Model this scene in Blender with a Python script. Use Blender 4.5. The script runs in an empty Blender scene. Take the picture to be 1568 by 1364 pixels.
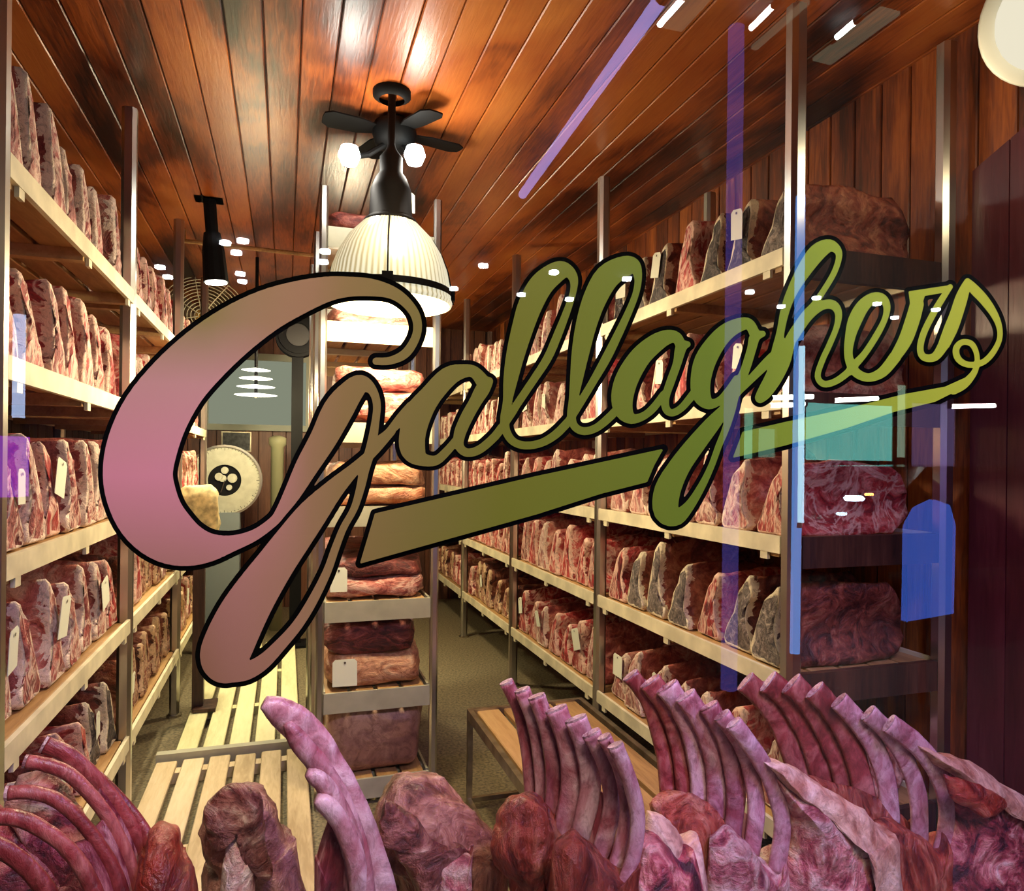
import bpy, bmesh, math, random
import numpy as np
from mathutils import Vector, Matrix, noise, Euler

random.seed(7)
S = bpy.context.scene
C = S.collection

# ------------------------------------------------------------------ camera
F = 1080.0; CX = 784.0; CY = 708.5; ROLL = 0.010; PSI = math.atan(347 / 1080)
CAM = Vector((0, 0, 1.5))
FWD = Vector((math.sin(PSI), math.cos(PSI), 0)); RGT = Vector((math.cos(PSI), -math.sin(PSI), 0)); UP = Vector((0, 0, 1))

def ray(px, py):
    dx, dy = px - CX, py - CY
    return FWD + RGT * ((dx + ROLL * dy) / F) + UP * ((ROLL * dx - dy) / F)
def P(px, py, Y):                       # point of the room seen at px,py on the plane y = Y
    d = ray(px, py); return CAM + d * (Y / d.y)
GY = 0.55                               # the glass
def RF(px, py, Yv):                     # point outside in the street whose mirror image in the glass is seen at px,py
    p = P(px, py, Yv); return Vector((p.x, 2 * GY - p.y, p.z))
def RFz(px, py, z):
    d = ray(px, py); p = CAM + d * ((z - 1.5) / d.z); return Vector((p.x, 2 * GY - p.y, p.z))

cd = bpy.data.cameras.new('camera'); cam = bpy.data.objects.new('camera', cd); C.objects.link(cam)
cd.sensor_fit = 'HORIZONTAL'; cd.sensor_width = 36; cd.lens = F / 1568 * 36; cd.shift_y = (CY - 682) / 1568
cd.clip_start = 0.01
X = (RGT + UP * ROLL).normalized(); Yv_ = (UP - RGT * ROLL).normalized(); Z = -FWD
M = Matrix((X, Yv_, Z)).transposed().to_4x4(); M.translation = CAM; cam.matrix_world = M
S.camera = cam

# ------------------------------------------------------------------ world, exposure, large lights
w = bpy.data.worlds.new('night'); S.world = w; w.use_nodes = True
w.node_tree.nodes['Background'].inputs[0].default_value = (0.05, 0.04, 0.09, 1)
w.node_tree.nodes['Background'].inputs[1].default_value = 0.35
S.view_settings.view_transform = 'Standard'; S.view_settings.look = 'None'
S.view_settings.exposure = 0.42; S.view_settings.gamma = 1.0; S.view_settings.use_curve_mapping = False
S.cycles.max_bounces = 6; S.cycles.diffuse_bounces = 3; S.cycles.glossy_bounces = 3; S.cycles.transparent_max_bounces = 8
S.cycles.sample_clamp_indirect = 4.0

def lamp(name, kind, loc, energy, col, size=0.1, target=None, spot=None):
    d = bpy.data.lights.new(name, kind); d.energy = energy; d.color = col
    if kind == 'AREA':
        d.size = size
        if spot: d.spread = spot; spot = None
    else: d.shadow_soft_size = size
    if spot: d.spot_size = spot; d.spot_blend = 0.6
    o = bpy.data.objects.new(name, d); C.objects.link(o); o.location = loc
    if target is not None:
        o.rotation_euler = (Vector(target) - Vector(loc)).to_track_quat('-Z', 'Y').to_euler()
    return o
# light of the street coming in through the window: violet neon, and an unseen pale lamp added to brighten the lettering
lamp('neon_street_light', 'AREA', (1.0, -0.35, 3.1), 18, (0.42, 0.27, 1.0), 0.5, (0.75, 1.1, 0.8), 1.6)
lamp('front_fill_light', 'AREA', (0.1, -0.45, 3.1), 13, (1.0, 0.86, 0.70), 0.6, (0.25, 0.85, 1.1), 1.5)

# ------------------------------------------------------------------ materials
def mat(name):
    m = bpy.data.materials.new(name); m.use_nodes = True; nt = m.node_tree
    return m, nt, nt.nodes['Principled BSDF'], nt.nodes.new, nt.links.new
def plain(name, col, rough=0.5, metal=0.0, spec=0.5, bump=0.0, bscale=60, vary=0.0):
    m, nt, b, N, L = mat(name)
    b.inputs['Base Color'].default_value = (*col, 1); b.inputs['Roughness'].default_value = rough
    b.inputs['Metallic'].default_value = metal; b.inputs['Specular IOR Level'].default_value = spec
    if vary or bump:
        tc = N('ShaderNodeTexCoord'); n = N('ShaderNodeTexNoise'); n.inputs['Scale'].default_value = bscale; n.inputs['Detail'].default_value = 5
        L(tc.outputs['Object'], n.inputs['Vector'])
        if vary:
            r = N('ShaderNodeValToRGB'); L(n.outputs['Fac'], r.inputs[0])
            r.color_ramp.elements[0].position = .35; r.color_ramp.elements[1].position = .65
            r.color_ramp.elements[0].color = (*[c * (1 - vary) for c in col], 1); r.color_ramp.elements[1].color = (*[min(1, c * (1 + vary)) for c in col], 1)
            L(r.outputs[0], b.inputs['Base Color'])
        if bump:
            bp = N('ShaderNodeBump'); bp.inputs['Strength'].default_value = bump; bp.inputs['Distance'].default_value = .01
            L(n.outputs['Fac'], bp.inputs['Height']); L(bp.outputs[0], b.inputs['Normal'])
    return m
def emit(name, col, s):
    m = bpy.data.materials.new(name); m.use_nodes = True; nt = m.node_tree; nt.nodes.clear()
    e = nt.nodes.new('ShaderNodeEmission'); e.inputs[0].default_value = (*col, 1); e.inputs[1].default_value = s
    o = nt.nodes.new('ShaderNodeOutputMaterial'); nt.links.new(e.outputs[0], o.inputs[0]); return m
def ramp(N, stops):
    r = N('ShaderNodeValToRGB'); cr = r.color_ramp
    while len(cr.elements) < len(stops): cr.elements.new(0.5)
    for e, (p, c) in zip(cr.elements, stops): e.position = p; e.color = (*c, 1)
    return r
def wood(name, stops, scale=(1, 1, 1), rough=0.4, grain=14, spec=0.5, blotch=None, tone=.28, gr=.45):
    """boards: a tone per board, grain drawn out along the board, dark blotches"""
    m, nt, b, N, L = mat(name)
    tc = N('ShaderNodeTexCoord'); oi = N('ShaderNodeObjectInfo'); mp = N('ShaderNodeMapping'); mp.inputs['Scale'].default_value = scale
    off = N('ShaderNodeVectorMath'); off.operation = 'ADD'; mul = N('ShaderNodeMath'); mul.operation = 'MULTIPLY'; mul.inputs[1].default_value = 37
    L(oi.outputs['Random'], mul.inputs[0]); L(tc.outputs['Object'], off.inputs[0]); L(mul.outputs[0], off.inputs[1]); L(off.outputs[0], mp.inputs[0])
    n = N('ShaderNodeTexNoise'); n.inputs['Scale'].default_value = grain; n.inputs['Detail'].default_value = 6; n.inputs['Distortion'].default_value = .6; L(mp.outputs[0], n.inputs['Vector'])
    n2 = N('ShaderNodeTexNoise'); n2.inputs['Scale'].default_value = 2.2; n2.inputs['Detail'].default_value = 3
    if blotch:
        geo = N('ShaderNodeNewGeometry'); mb = N('ShaderNodeMapping'); mb.inputs['Scale'].default_value = blotch; L(geo.outputs['Position'], mb.inputs[0]); L(mb.outputs[0], n2.inputs['Vector']); n2.inputs['Distortion'].default_value = .7
    else: L(mp.outputs[0], n2.inputs['Vector'])
    a = N('ShaderNodeMath'); a.operation = 'MULTIPLY_ADD'; a.inputs[1].default_value = gr; L(n.outputs['Fac'], a.inputs[0])
    a2 = N('ShaderNodeMath'); a2.operation = 'MULTIPLY_ADD'; a2.inputs[1].default_value = .75; a2.inputs[2].default_value = -.12 + (.45 - gr) * .5; L(n2.outputs['Fac'], a2.inputs[0])
    a3 = N('ShaderNodeMath'); a3.operation = 'MULTIPLY_ADD'; a3.inputs[1].default_value = tone; L(oi.outputs['Random'], a3.inputs[0]); L(a2.outputs[0], a3.inputs[2])
    sub = N('ShaderNodeMath'); sub.operation = 'SUBTRACT'; sub.inputs[1].default_value = tone / 2; L(a3.outputs[0], sub.inputs[0]); L(sub.outputs[0], a.inputs[2])
    r = ramp(N, stops); L(a.outputs[0], r.inputs[0]); L(r.outputs[0], b.inputs['Base Color'])
    b.inputs['Roughness'].default_value = rough; b.inputs['Specular IOR Level'].default_value = spec
    bp = N('ShaderNodeBump'); bp.inputs['Strength'].default_value = .25; bp.inputs['Distance'].default_value = .004
    L(n.outputs['Fac'], bp.inputs['Height']); L(bp.outputs[0], b.inputs['Normal'])
    return m
def flesh(name, stops, scale=14, stretch=(1, 1, 1), rough=0.5, bump=.8, detail=8, xr=None, dist=1.6, spec=.5, vein=None, dark=.55):
    """mottled meat: a fine marbling (stops), broad patches that darken it, veins of fat or sinew;
    xr = (rim colour, depth): the rim of fat round a cut end, by distance from the cut"""
    m, nt, b, N, L = mat(name)
    def node(t, **k):
        n = N(t)
        for a, v in k.items(): setattr(n, a, v)
        return n
    tc = N('ShaderNodeTexCoord'); oi = N('ShaderNodeObjectInfo'); mp = N('ShaderNodeMapping'); mp.inputs['Scale'].default_value = stretch
    off = node('ShaderNodeVectorMath', operation='ADD'); mul = node('ShaderNodeMath', operation='MULTIPLY'); mul.inputs[1].default_value = 23
    L(oi.outputs['Random'], mul.inputs[0]); L(tc.outputs['Object'], off.inputs[0]); L(mul.outputs[0], off.inputs[1]); L(off.outputs[0], mp.inputs[0])
    def nz(sc, de, di, ro=.62):
        n = N('ShaderNodeTexNoise'); n.inputs['Scale'].default_value = sc; n.inputs['Detail'].default_value = de; n.inputs['Distortion'].default_value = di; n.inputs['Roughness'].default_value = ro
        L(mp.outputs[0], n.inputs['Vector']); return n
    n = nz(scale, detail, dist); big = nz(scale * .38, 3, .8); fine = nz(scale * 4.5, 4, .6, .7)
    def ma(op, x, y, z=None):
        q = node('ShaderNodeMath', operation=op)
        for i, v in enumerate((x, y, z)):
            if v is None: continue
            if isinstance(v, (int, float)): q.inputs[i].default_value = v
            else: L(v, q.inputs[i])
        return q.outputs[0]
    sh = ma('ADD', ma('MULTIPLY_ADD', oi.outputs['Random'], .18, -.09), ma('MULTIPLY_ADD', ma('SUBTRACT', n.outputs['Fac'], .5), 1.25, .5))
    r = ramp(N, stops); L(sh, r.inputs[0]); out = r.outputs[0]
    def mix(fac, c1, c2, mode='MIX'):
        mx = N('ShaderNodeMix'); mx.data_type = 'RGBA'; mx.blend_type = mode
        for sock, v in ((mx.inputs[0], fac), (mx.inputs[6], c1), (mx.inputs[7], c2)):
            if isinstance(v, tuple): sock.default_value = (*v, 1)
            elif isinstance(v, (int, float)): sock.default_value = v
            else: L(v, sock)
        return mx.outputs[2]
    rb = ramp(N, [(.36, (dark, dark * .86, dark * .86)), (.56, (1, 1, 1))]); L(big.outputs['Fac'], rb.inputs[0]); out = mix(1.0, out, rb.outputs[0], 'MULTIPLY')
    rf = ramp(N, [(.36, (.62, .55, .55)), (.55, (1, 1, 1)), (.7, (1.0, 1.0, 1.0))]); L(fine.outputs['Fac'], rf.inputs[0]); out = mix(1.0, out, rf.outputs[0], 'MULTIPLY')
    if vein:
        v = ma('ABSOLUTE', ma('SUBTRACT', nz(scale * .6, 4, .9).outputs['Fac'], .5), 0.0)
        rv = ramp(N, [(.008, (.7, .7, .7)), (.05, (0, 0, 0))]); L(v, rv.inputs[0]); out = mix(rv.outputs[0], out, vein)
    if xr:
        sp = N('ShaderNodeSeparateXYZ'); L(tc.outputs['Object'], sp.inputs[0])
        lim = ma('MULTIPLY_ADD', n.outputs['Fac'], xr[1] * 2.4, -xr[1] * .7)
        lt = ma('LESS_THAN', sp.outputs['X'], lim)
        r2 = ramp(N, [(.36, tuple(c * .6 for c in xr[0])), (.48, xr[0]), (.7, tuple(min(.9, c * 1.15) for c in xr[0]))]); L(fine.outputs['Fac'], r2.inputs[0])
        out = mix(lt, out, r2.outputs[0])
    L(out, b.inputs['Base Color']); b.inputs['Roughness'].default_value = rough; b.inputs['Specular IOR Level'].default_value = spec
    hgt = ma('MULTIPLY_ADD', fine.outputs['Fac'], .35, n.outputs['Fac'])
    bp = N('ShaderNodeBump'); bp.inputs['Strength'].default_value = bump; bp.inputs['Distance'].default_value = .018
    L(hgt, bp.inputs['Height']); L(bp.outputs[0], b.inputs['Normal'])
    return m

MT = {}
MT['ceil'] = wood('ceiling_boards', [(.30, (.022, .006, .003)), (.40, (.15, .032, .009)), (.50, (.42, .105, .020)), (.72, (.62, .22, .045))], (6, .55, 6), rough=.34, spec=.4, blotch=(1.25, .42, 1), tone=.16, gr=.2)
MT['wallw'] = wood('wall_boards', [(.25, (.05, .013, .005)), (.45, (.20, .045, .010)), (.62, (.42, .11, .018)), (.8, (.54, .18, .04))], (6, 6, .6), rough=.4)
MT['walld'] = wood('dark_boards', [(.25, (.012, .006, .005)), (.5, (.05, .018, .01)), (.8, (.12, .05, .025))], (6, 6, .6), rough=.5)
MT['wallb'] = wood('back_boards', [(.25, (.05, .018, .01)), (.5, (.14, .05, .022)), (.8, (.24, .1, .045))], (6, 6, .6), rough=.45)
MT['maroon'] = wood('maroon_boards', [(.2, (.05, .006, .010)), (.5, (.10, .014, .022)), (.8, (.16, .03, .04))], (6, 6, .6), rough=.35)  # also colours the boards that stand in for cast shade
MT['slat'] = wood('shelf_slats', [(.2, (.22, .11, .035)), (.5, (.42, .24, .085)), (.8, (.55, .35, .14))], (6, .8, 6), rough=.6)
MT['duck'] = wood('duckboard_slats', [(.2, (.36, .26, .13)), (.5, (.58, .45, .26)), (.8, (.70, .58, .38))], (5, .8, 5), rough=.7)
MT['ducky'] = wood('clean_duckboard_slats', [(.2, (.55, .52, .26)), (.5, (.72, .68, .38)), (.8, (.8, .76, .46))], (5, .8, 5), rough=.65)
MT['rail'] = plain('cream_rail', (.66, .60, .40), .5, vary=.18, bscale=9, bump=.1)
MT['railg'] = plain('grey_rail', (.40, .385, .28), .45, vary=.12, bscale=9)
MT['steel'] = plain('steel', (.55, .54, .50), .28, 1.0)
MT['steeld'] = plain('worn_steel', (.38, .33, .24), .38, 1.0, vary=.3, bscale=12)
MT['black'] = plain('black_metal', (.005, .005, .005), .6, spec=.1)
MT['floor'] = plain('speckled_floor', (.15, .12, .062), .7, vary=.5, bscale=70, bump=.02)
MT['tag'] = plain('paper_tag', (.72, .74, .58), .8)
MT['dot'] = plain('eyelet', (.05, .03, .02), .6)
MT['card'] = plain('cream_card', (.58, .47, .22), .75, vary=.45, bscale=22)
MT['dial'] = plain('dial_face', (.40, .39, .30), .5, vary=.1, bscale=18)
# meat
FG = (.74, .63, .44); FP = (.80, .52, .40); FW = (.84, .64, .50)
BODY = {
 'grey': flesh('loin_grey_body', [(.3, (.07, .018, .012)), (.5, (.30, .07, .04)), (.68, (.52, .22, .12))], 11, xr=(FG, .05)),
 'red': flesh('loin_red_body', [(.3, (.18, .008, .012)), (.48, (.55, .045, .045)), (.68, (.84, .34, .27))], 12, xr=(FP, .045), vein=(.82, .54, .42)),
 'pale': flesh('loin_pale_body', [(.3, (.26, .035, .03)), (.5, (.60, .17, .12)), (.68, (.82, .48, .36))], 11, xr=(FW, .05)),
 'brown': flesh('loin_brown_body', [(.3, (.06, .014, .008)), (.5, (.28, .065, .03)), (.7, (.62, .33, .17))], 12, xr=((.66, .44, .25), .04))}
FACE = {
 'grey': flesh('loin_grey_face', [(.30, (.022, .018, .016)), (.48, (.095, .075, .068)), (.62, (.23, .185, .16)), (.78, (.50, .42, .36))], 30),
 'red': flesh('loin_red_face', [(.3, (.12, .005, .008)), (.46, (.44, .022, .028)), (.6, (.62, .10, .085)), (.72, (.88, .55, .44))], 14, (1, 1.5, .55), vein=(.86, .60, .47)),
 'pale': flesh('loin_pale_face', [(.3, (.16, .016, .022)), (.46, (.50, .12, .11)), (.58, (.64, .34, .28)), (.75, (.82, .62, .52))], 15, (1, 1.3, .7), vein=(.84, .64, .52)),
 'brown': flesh('loin_brown_face', [(.3, (.06, .012, .008)), (.5, (.34, .075, .04)), (.68, (.70, .44, .27))], 20, vein=(.70, .48, .30))}
MT['slabp'] = flesh('slab_pink', [(.3, (.26, .03, .025)), (.48, (.62, .20, .15)), (.65, (.80, .42, .32))], 9, (1, 1, 2.2), vein=(.80, .52, .40))
MT['slabo'] = flesh('slab_fat', [(.3, (.40, .12, .05)), (.5, (.72, .38, .20)), (.7, (.82, .56, .34))], 8, (1, 1, 1.8), dark=.7)
MT['slabd'] = flesh('slab_dark', [(.3, (.05, .008, .006)), (.5, (.24, .04, .03)), (.7, (.50, .17, .12))], 9, (1, 1, 2.0))
MT['slabb'] = flesh('slab_brown', [(.3, (.20, .09, .06)), (.5, (.34, .17, .125)), (.7, (.48, .28, .19))], 5, bump=.5, dark=.8)
MT['rib'] = flesh('rib_bone', [(.28, (.34, .08, .10)), (.48, (.50, .22, .25)), (.70, (.68, .44, .46))], 11, (1.3, 1.3, .8), bump=.35, rough=.30, dark=.72)
MT['ribd'] = flesh('rib_dark_bone', [(.28, (.18, .02, .022)), (.5, (.31, .05, .05)), (.72, (.48, .16, .14))], 11, (1.3, 1.3, .8), bump=.35, rough=.34, dark=.72)
MT['bone_end'] = flesh('bone_cut_end', [(.3, (.40, .12, .14)), (.5, (.62, .36, .35)), (.7, (.74, .55, .50))], 60, bump=.5)
MT['memb'] = flesh('membrane', [(.3, (.10, .008, .016)), (.5, (.26, .04, .055)), (.7, (.44, .15, .16))], 12, (1.6, 1.6, .35), bump=.6, rough=.38, vein=(.5, .22, .22))
MT['lumpb'] = flesh('lump_brown', [(.28, (.10, .022, .015)), (.45, (.30, .115, .075)), (.6, (.47, .24, .165)), (.75, (.66, .45, .32))], 9, dist=2.2, bump=1, rough=.36)
MT['lumpd'] = flesh('lump_dark', [(.3, (.03, .006, .005)), (.5, (.16, .035, .026)), (.64, (.34, .13, .10)), (.76, (.58, .38, .29))], 13, dist=2.2, bump=1, rough=.36)
MT['lumpr'] = flesh('lump_red', [(.3, (.20, .010, .008)), (.5, (.50, .07, .035)), (.7, (.72, .30, .18))], 11, rough=.3, bump=1)
MT['muscle'] = flesh('muscle_brown', [(.3, (.14, .012, .008)), (.5, (.42, .07, .035)), (.7, (.62, .24, .14))], 9, (1.5, 1.5, .6), rough=.3, dist=2.5, bump=1)
MT['fatpink'] = flesh('fat_pink', [(.3, (.18, .02, .035)), (.45, (.52, .15, .15)), (.56, (.70, .42, .34)), (.75, (.80, .66, .54))], 13, dist=2.2, bump=1, rough=.36)
MT['marbled'] = flesh('marbled_end', [(.3, (.06, .010, .02)), (.43, (.36, .05, .065)), (.54, (.66, .25, .22)), (.68, (.84, .60, .50))], 12, dist=1.4, bump=1, rough=.36)
MT['fatcap'] = flesh('fat_cap', [(.3, (.42, .17, .10)), (.5, (.66, .40, .27)), (.7, (.76, .56, .42))], 10, bump=.6, dark=.8)

# glass: clear with the mirror reflection a pane has (Schlick)
def glass_mat(name='window_glass', gain=1.0):
    m = bpy.data.materials.new(name); m.use_nodes = True; nt = m.node_tree; nt.nodes.clear(); N = nt.nodes.new; L = nt.links.new
    lw = N('ShaderNodeLayerWeight'); lw.inputs['Blend'].default_value = .5
    p = N('ShaderNodeMath'); p.operation = 'POWER'; p.inputs[1].default_value = 5; L(lw.outputs['Facing'], p.inputs[0])
    q = N('ShaderNodeMath'); q.operation = 'MULTIPLY_ADD'; q.inputs[1].default_value = .92; q.inputs[2].default_value = .045 * gain; L(p.outputs[0], q.inputs[0])
    t = N('ShaderNodeBsdfTransparent'); g = N('ShaderNodeBsdfGlossy'); g.inputs['Roughness'].default_value = 0.0
    mx = N('ShaderNodeMixShader'); L(q.outputs[0], mx.inputs[0]); L(t.outputs[0], mx.inputs[1]); L(g.outputs[0], mx.inputs[2])
    o = N('ShaderNodeOutputMaterial'); L(mx.outputs[0], o.inputs[0]); return m
MT['glass'] = glass_mat()

# ------------------------------------------------------------------ object helpers
def tag(o, label=None, cat=None, group=None, kind=None):
    if label: o['label'] = label
    if cat: o['category'] = cat
    if group: o['group'] = group
    if kind: o['kind'] = kind
    return o
def empty(name, loc=(0, 0, 0), label=None, cat=None, group=None, rot=(0, 0, 0)):
    o = bpy.data.objects.new(name, None); C.objects.link(o); o.location = loc; o.rotation_euler = rot; o.empty_display_size = .05
    return tag(o, label, cat, group)
class MB:
    def __init__(s): s.v = []; s.f = []; s.mi = []
    def add(s, vs, fs, mi=0):
        b = len(s.v); s.v += [tuple(v) for v in vs]; s.f += [tuple(i + b for i in f) for f in fs]; s.mi += [mi] * len(fs); return s
    def box(s, lo, hi, ch=0.0, mi=0):
        (x0, y0, z0), (x1, y1, z1) = lo, hi
        s.add([(x0, y0, z0), (x1, y0, z0), (x1, y1, z0), (x0, y1, z0), (x0, y0, z1), (x1, y0, z1), (x1, y1, z1), (x0, y1, z1)],
              [(0, 3, 2, 1), (4, 5, 6, 7), (0, 1, 5, 4), (1, 2, 6, 5), (2, 3, 7, 6), (3, 0, 4, 7)], mi); return s
    def prism(s, prof, z0, z1, mi=0):        # prof list of (x,y)
        n = len(prof)
        vs = [(x, y, z0) for x, y in prof] + [(x, y, z1) for x, y in prof]
        s.add(vs, [tuple(range(n))[::-1], tuple(range(n, 2 * n))] + [(i, (i + 1) % n, n + (i + 1) % n, n + i) for i in range(n)], mi); return s
    def lathe(s, prof, c=(0, 0, 0), n=24, mi=0, cap=False, flute=0, nf=0):
        vs = []; fs = []
        for (r, z) in prof:
            for i in range(n):
                a = 2 * math.pi * i / n; rr = r * (1 + flute * (1 if i % 2 else -1)) if nf else r
                vs.append((c[0] + rr * math.cos(a), c[1] + rr * math.sin(a), c[2] + z))
        for k in range(len(prof) - 1):
            for i in range(n): fs.append((k * n + i, k * n + (i + 1) % n, (k + 1) * n + (i + 1) % n, (k + 1) * n + i))
        if cap: fs += [tuple(range(n))[::-1], tuple(range((len(prof) - 1) * n, len(prof) * n))]
        s.add(vs, fs, mi); return s
    def tube(s, pts, rs, n=8, wide=None, mi=0, view=None):
        """tube through points; rs radius per point; wide = half width across the view direction"""
        pts = [Vector(p) for p in pts]; vs = []; fs = []; m = len(pts)
        for k, p in enumerate(pts):
            t = (pts[min(k + 1, m - 1)] - pts[max(k - 1, 0)]).normalized()
            ref = (view if view is not None else (Vector((0, 0, 1)) if abs(t.z) < .9 else Vector((1, 0, 0))))
            a = t.cross(ref).normalized(); b = a.cross(t).normalized()
            r = rs[k] if hasattr(rs, '__len__') else rs
            wd = r if wide is None else (wide[k] if hasattr(wide, '__len__') else wide)
            for i in range(n):
                an = 2 * math.pi * i / n; vs.append(p + a * (math.cos(an) * wd) + b * (math.sin(an) * r))
        for k in range(m - 1):
            for i in range(n): fs.append((k * n + i, k * n + (i + 1) % n, (k + 1) * n + (i + 1) % n, (k + 1) * n + i))
        fs += [tuple(range(n))[::-1], tuple(range((m - 1) * n, m * n))]
        s.add(vs, fs, mi); return s
    def mesh(s, name, mats, smooth=False):
        me = bpy.data.meshes.new(name); me.from_pydata(s.v, [], s.f)
        for m in (mats if isinstance(mats, (list, tuple)) else [mats]): me.materials.append(m)
        if max(s.mi, default=0): me.polygons.foreach_set('material_index', s.mi)
        if smooth: me.polygons.foreach_set('use_smooth', [True] * len(me.polygons))
        me.update()
        bm = bmesh.new(); bm.from_mesh(me); bmesh.ops.recalc_face_normals(bm, faces=bm.faces); bm.to_mesh(me); bm.free()
        return me
    def build(s, name, mats, parent=None, smooth=False, kind=None):
        return put(name, s.mesh(name, mats, smooth), parent, kind=kind)
def put(name, me, parent=None, loc=None, rot=None, kind=None):
    o = bpy.data.objects.new(name, me); C.objects.link(o)
    if parent is not None: o.parent = parent
    if loc is not None: o.location = loc
    if rot is not None: o.rotation_euler = rot
    if kind: o['kind'] = kind
    return o
def catmull(pts, seg=6):
    pts = [np.array(p, float) for p in pts]; out = []
    for i in range(len(pts) - 1):
        p0 = pts[max(i - 1, 0)]; p1 = pts[i]; p2 = pts[i + 1]; p3 = pts[min(i + 2, len(pts) - 1)]
        for k in range(seg):
            t = k / seg; out.append(.5 * ((2 * p1) + (-p0 + p2) * t + (2 * p0 - 5 * p1 + 4 * p2 - p3) * t * t + (-p0 + 3 * p1 - 3 * p2 + p3) * t ** 3))
    out.append(pts[-1]); return out
ORD = ['first', 'second', 'third', 'fourth', 'fifth', 'sixth', 'seventh', 'eighth', 'ninth', 'tenth']

# ------------------------------------------------------------------ the room
XL, XR, YB, ZC = -1.32, 2.17, 7.6, 2.96
f = MB(); f.box((XL - .1, .3, -.1), (XR + .1, YB + .1, 0)); f.build('floor', MT['floor'], kind='structure')
ce = MB(); ce.box((XL - .1, .3, ZC + .02), (XR + .1, YB + .1, ZC + .1)); ceiling = ce.build('ceiling', MT['walld'], kind='structure')
pw = .1235
def board_mesh(name, lo, hi, axis, m, ch=.004):
    """a board with chamfered long edges on its room side (given as the profile)"""
    b = MB(); b.box(lo, hi); me = b.mesh(name, m)
    bm = bmesh.new(); bm.from_mesh(me)
    es = [e for e in bm.edges if abs((e.verts[0].co - e.verts[1].co).normalized()[axis]) > .9]
    bmesh.ops.bevel(bm, geom=es, offset=ch, segments=1, affect='EDGES'); bm.to_mesh(me); bm.free(); return me
i = 0; x = XL
pk = board_mesh('plank', (-pw / 2 + .002, 0, -.018), (pw / 2 - .002, YB - .35, 0), 1, MT['ceil'])
while x < XR - .02:
    put('plank', pk, ceiling, (x + pw / 2, .35, ZC + .018)); x += pw; i += 1
def wall(name, lo, hi, m): b = MB(); b.box(lo, hi); return b.build(name, m, kind='structure')
wr = wall('wall_right', (XR, .3, 0), (XR + .1, YB, ZC + .02), MT['walld'])
bw = .132
wb = board_mesh('board', (-.016, -bw / 2 + .003, 0), (0, bw / 2 - .003, ZC), 2, MT['wallw'])
y = .62
while y < YB - .05: put('board', wb, wr, (XR, y, 0)); y += bw
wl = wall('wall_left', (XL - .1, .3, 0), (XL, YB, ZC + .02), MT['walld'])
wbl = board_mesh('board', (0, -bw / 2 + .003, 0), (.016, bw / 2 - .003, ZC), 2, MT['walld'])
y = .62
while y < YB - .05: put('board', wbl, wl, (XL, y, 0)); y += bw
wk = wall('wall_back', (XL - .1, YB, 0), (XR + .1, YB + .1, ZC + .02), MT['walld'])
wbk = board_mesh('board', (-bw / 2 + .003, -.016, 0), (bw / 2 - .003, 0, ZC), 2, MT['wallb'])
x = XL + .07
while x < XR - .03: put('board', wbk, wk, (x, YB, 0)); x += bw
# front wall round the window, sill, jambs; the pane
fw = MB(); fw.box((XL - .1, .3, 0), (-1.0, .5, ZC + .02)); fw.box((2.05, .3, 0), (XR + .1, .5, ZC + .02)); fw.box((-1.0, .3, 0), (2.05, .5, .45)); fw.box((-1.0, .3, 2.6), (2.05, .5, ZC + .02))
fw.build('wall_front', MT['maroon'], kind='structure')
win = MB(); win.box((-1.0, GY - .05, .45), (2.05, GY + .05, .5)); win.box((-1.0, GY - .05, 2.55), (2.05, GY + .05, 2.6)); win.box((-1.0, GY - .05, .5), (-.95, GY + .05, 2.55)); win.box((2.0, GY - .05, .5), (2.05, GY + .05, 2.55))
window = win.build('window_1', MT['steeld'], kind='structure')
pn = MB(); pn.add([(-.95, GY, .5), (2.0, GY, .5), (2.0, GY, 2.55), (-.95, GY, 2.55)], [(0, 1, 2, 3)])
pn.build('pane', MT['glass'], window)

# ------------------------------------------------------------------ racks
LV = [2.16, 1.715, 1.27, .85, .385]
LVN = ['top', 'second-highest', 'middle', 'second-lowest', 'lowest']
BAY = 1.37; Y0 = 1.79
oct_ = [(.0235, .012), (.0235, -.012), (.012, -.0235), (-.012, -.0235), (-.0235, -.012), (-.0235, .012), (-.012, .0235), (.012, .0235)]
post_m = MB().prism([(a * 1.15, b * 1.15) for a, b in oct_], 0, 2.9).mesh('post', MT['steel'])
foot_m = MB().prism([(a * 1.7, b * 1.7) for a, b in oct_], 0, .012).mesh('foot', MT['steeld'])
def shelf_mesh(sx, L, dep):
    """front and back rails, cross bearers, small lugs; front edge at x=0, going back along sx"""
    b = MB()
    def bx(x0, x1, y0, y1, z0, z1, mi=0):
        xa, xb = sorted((sx * x0, sx * x1)); b.box((xa, y0, z0), (xb, y1, z1), mi=mi)
    bx(-.024, -.010, 0, L, -.042, .012); bx(dep, dep + .012, 0, L, -.04, .01)
    for yy in (.02, L * .5 - .02, L - .06): bx(-.010, dep, yy, yy + .04, -.055, -.0185, 1)
    for yy in (.06, L * .5, L - .09): bx(-.022, -.012, yy, yy + .035, -.066, -.042)
    return b.mesh('shelf', [MT['rail'], MT['slat']])
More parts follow.
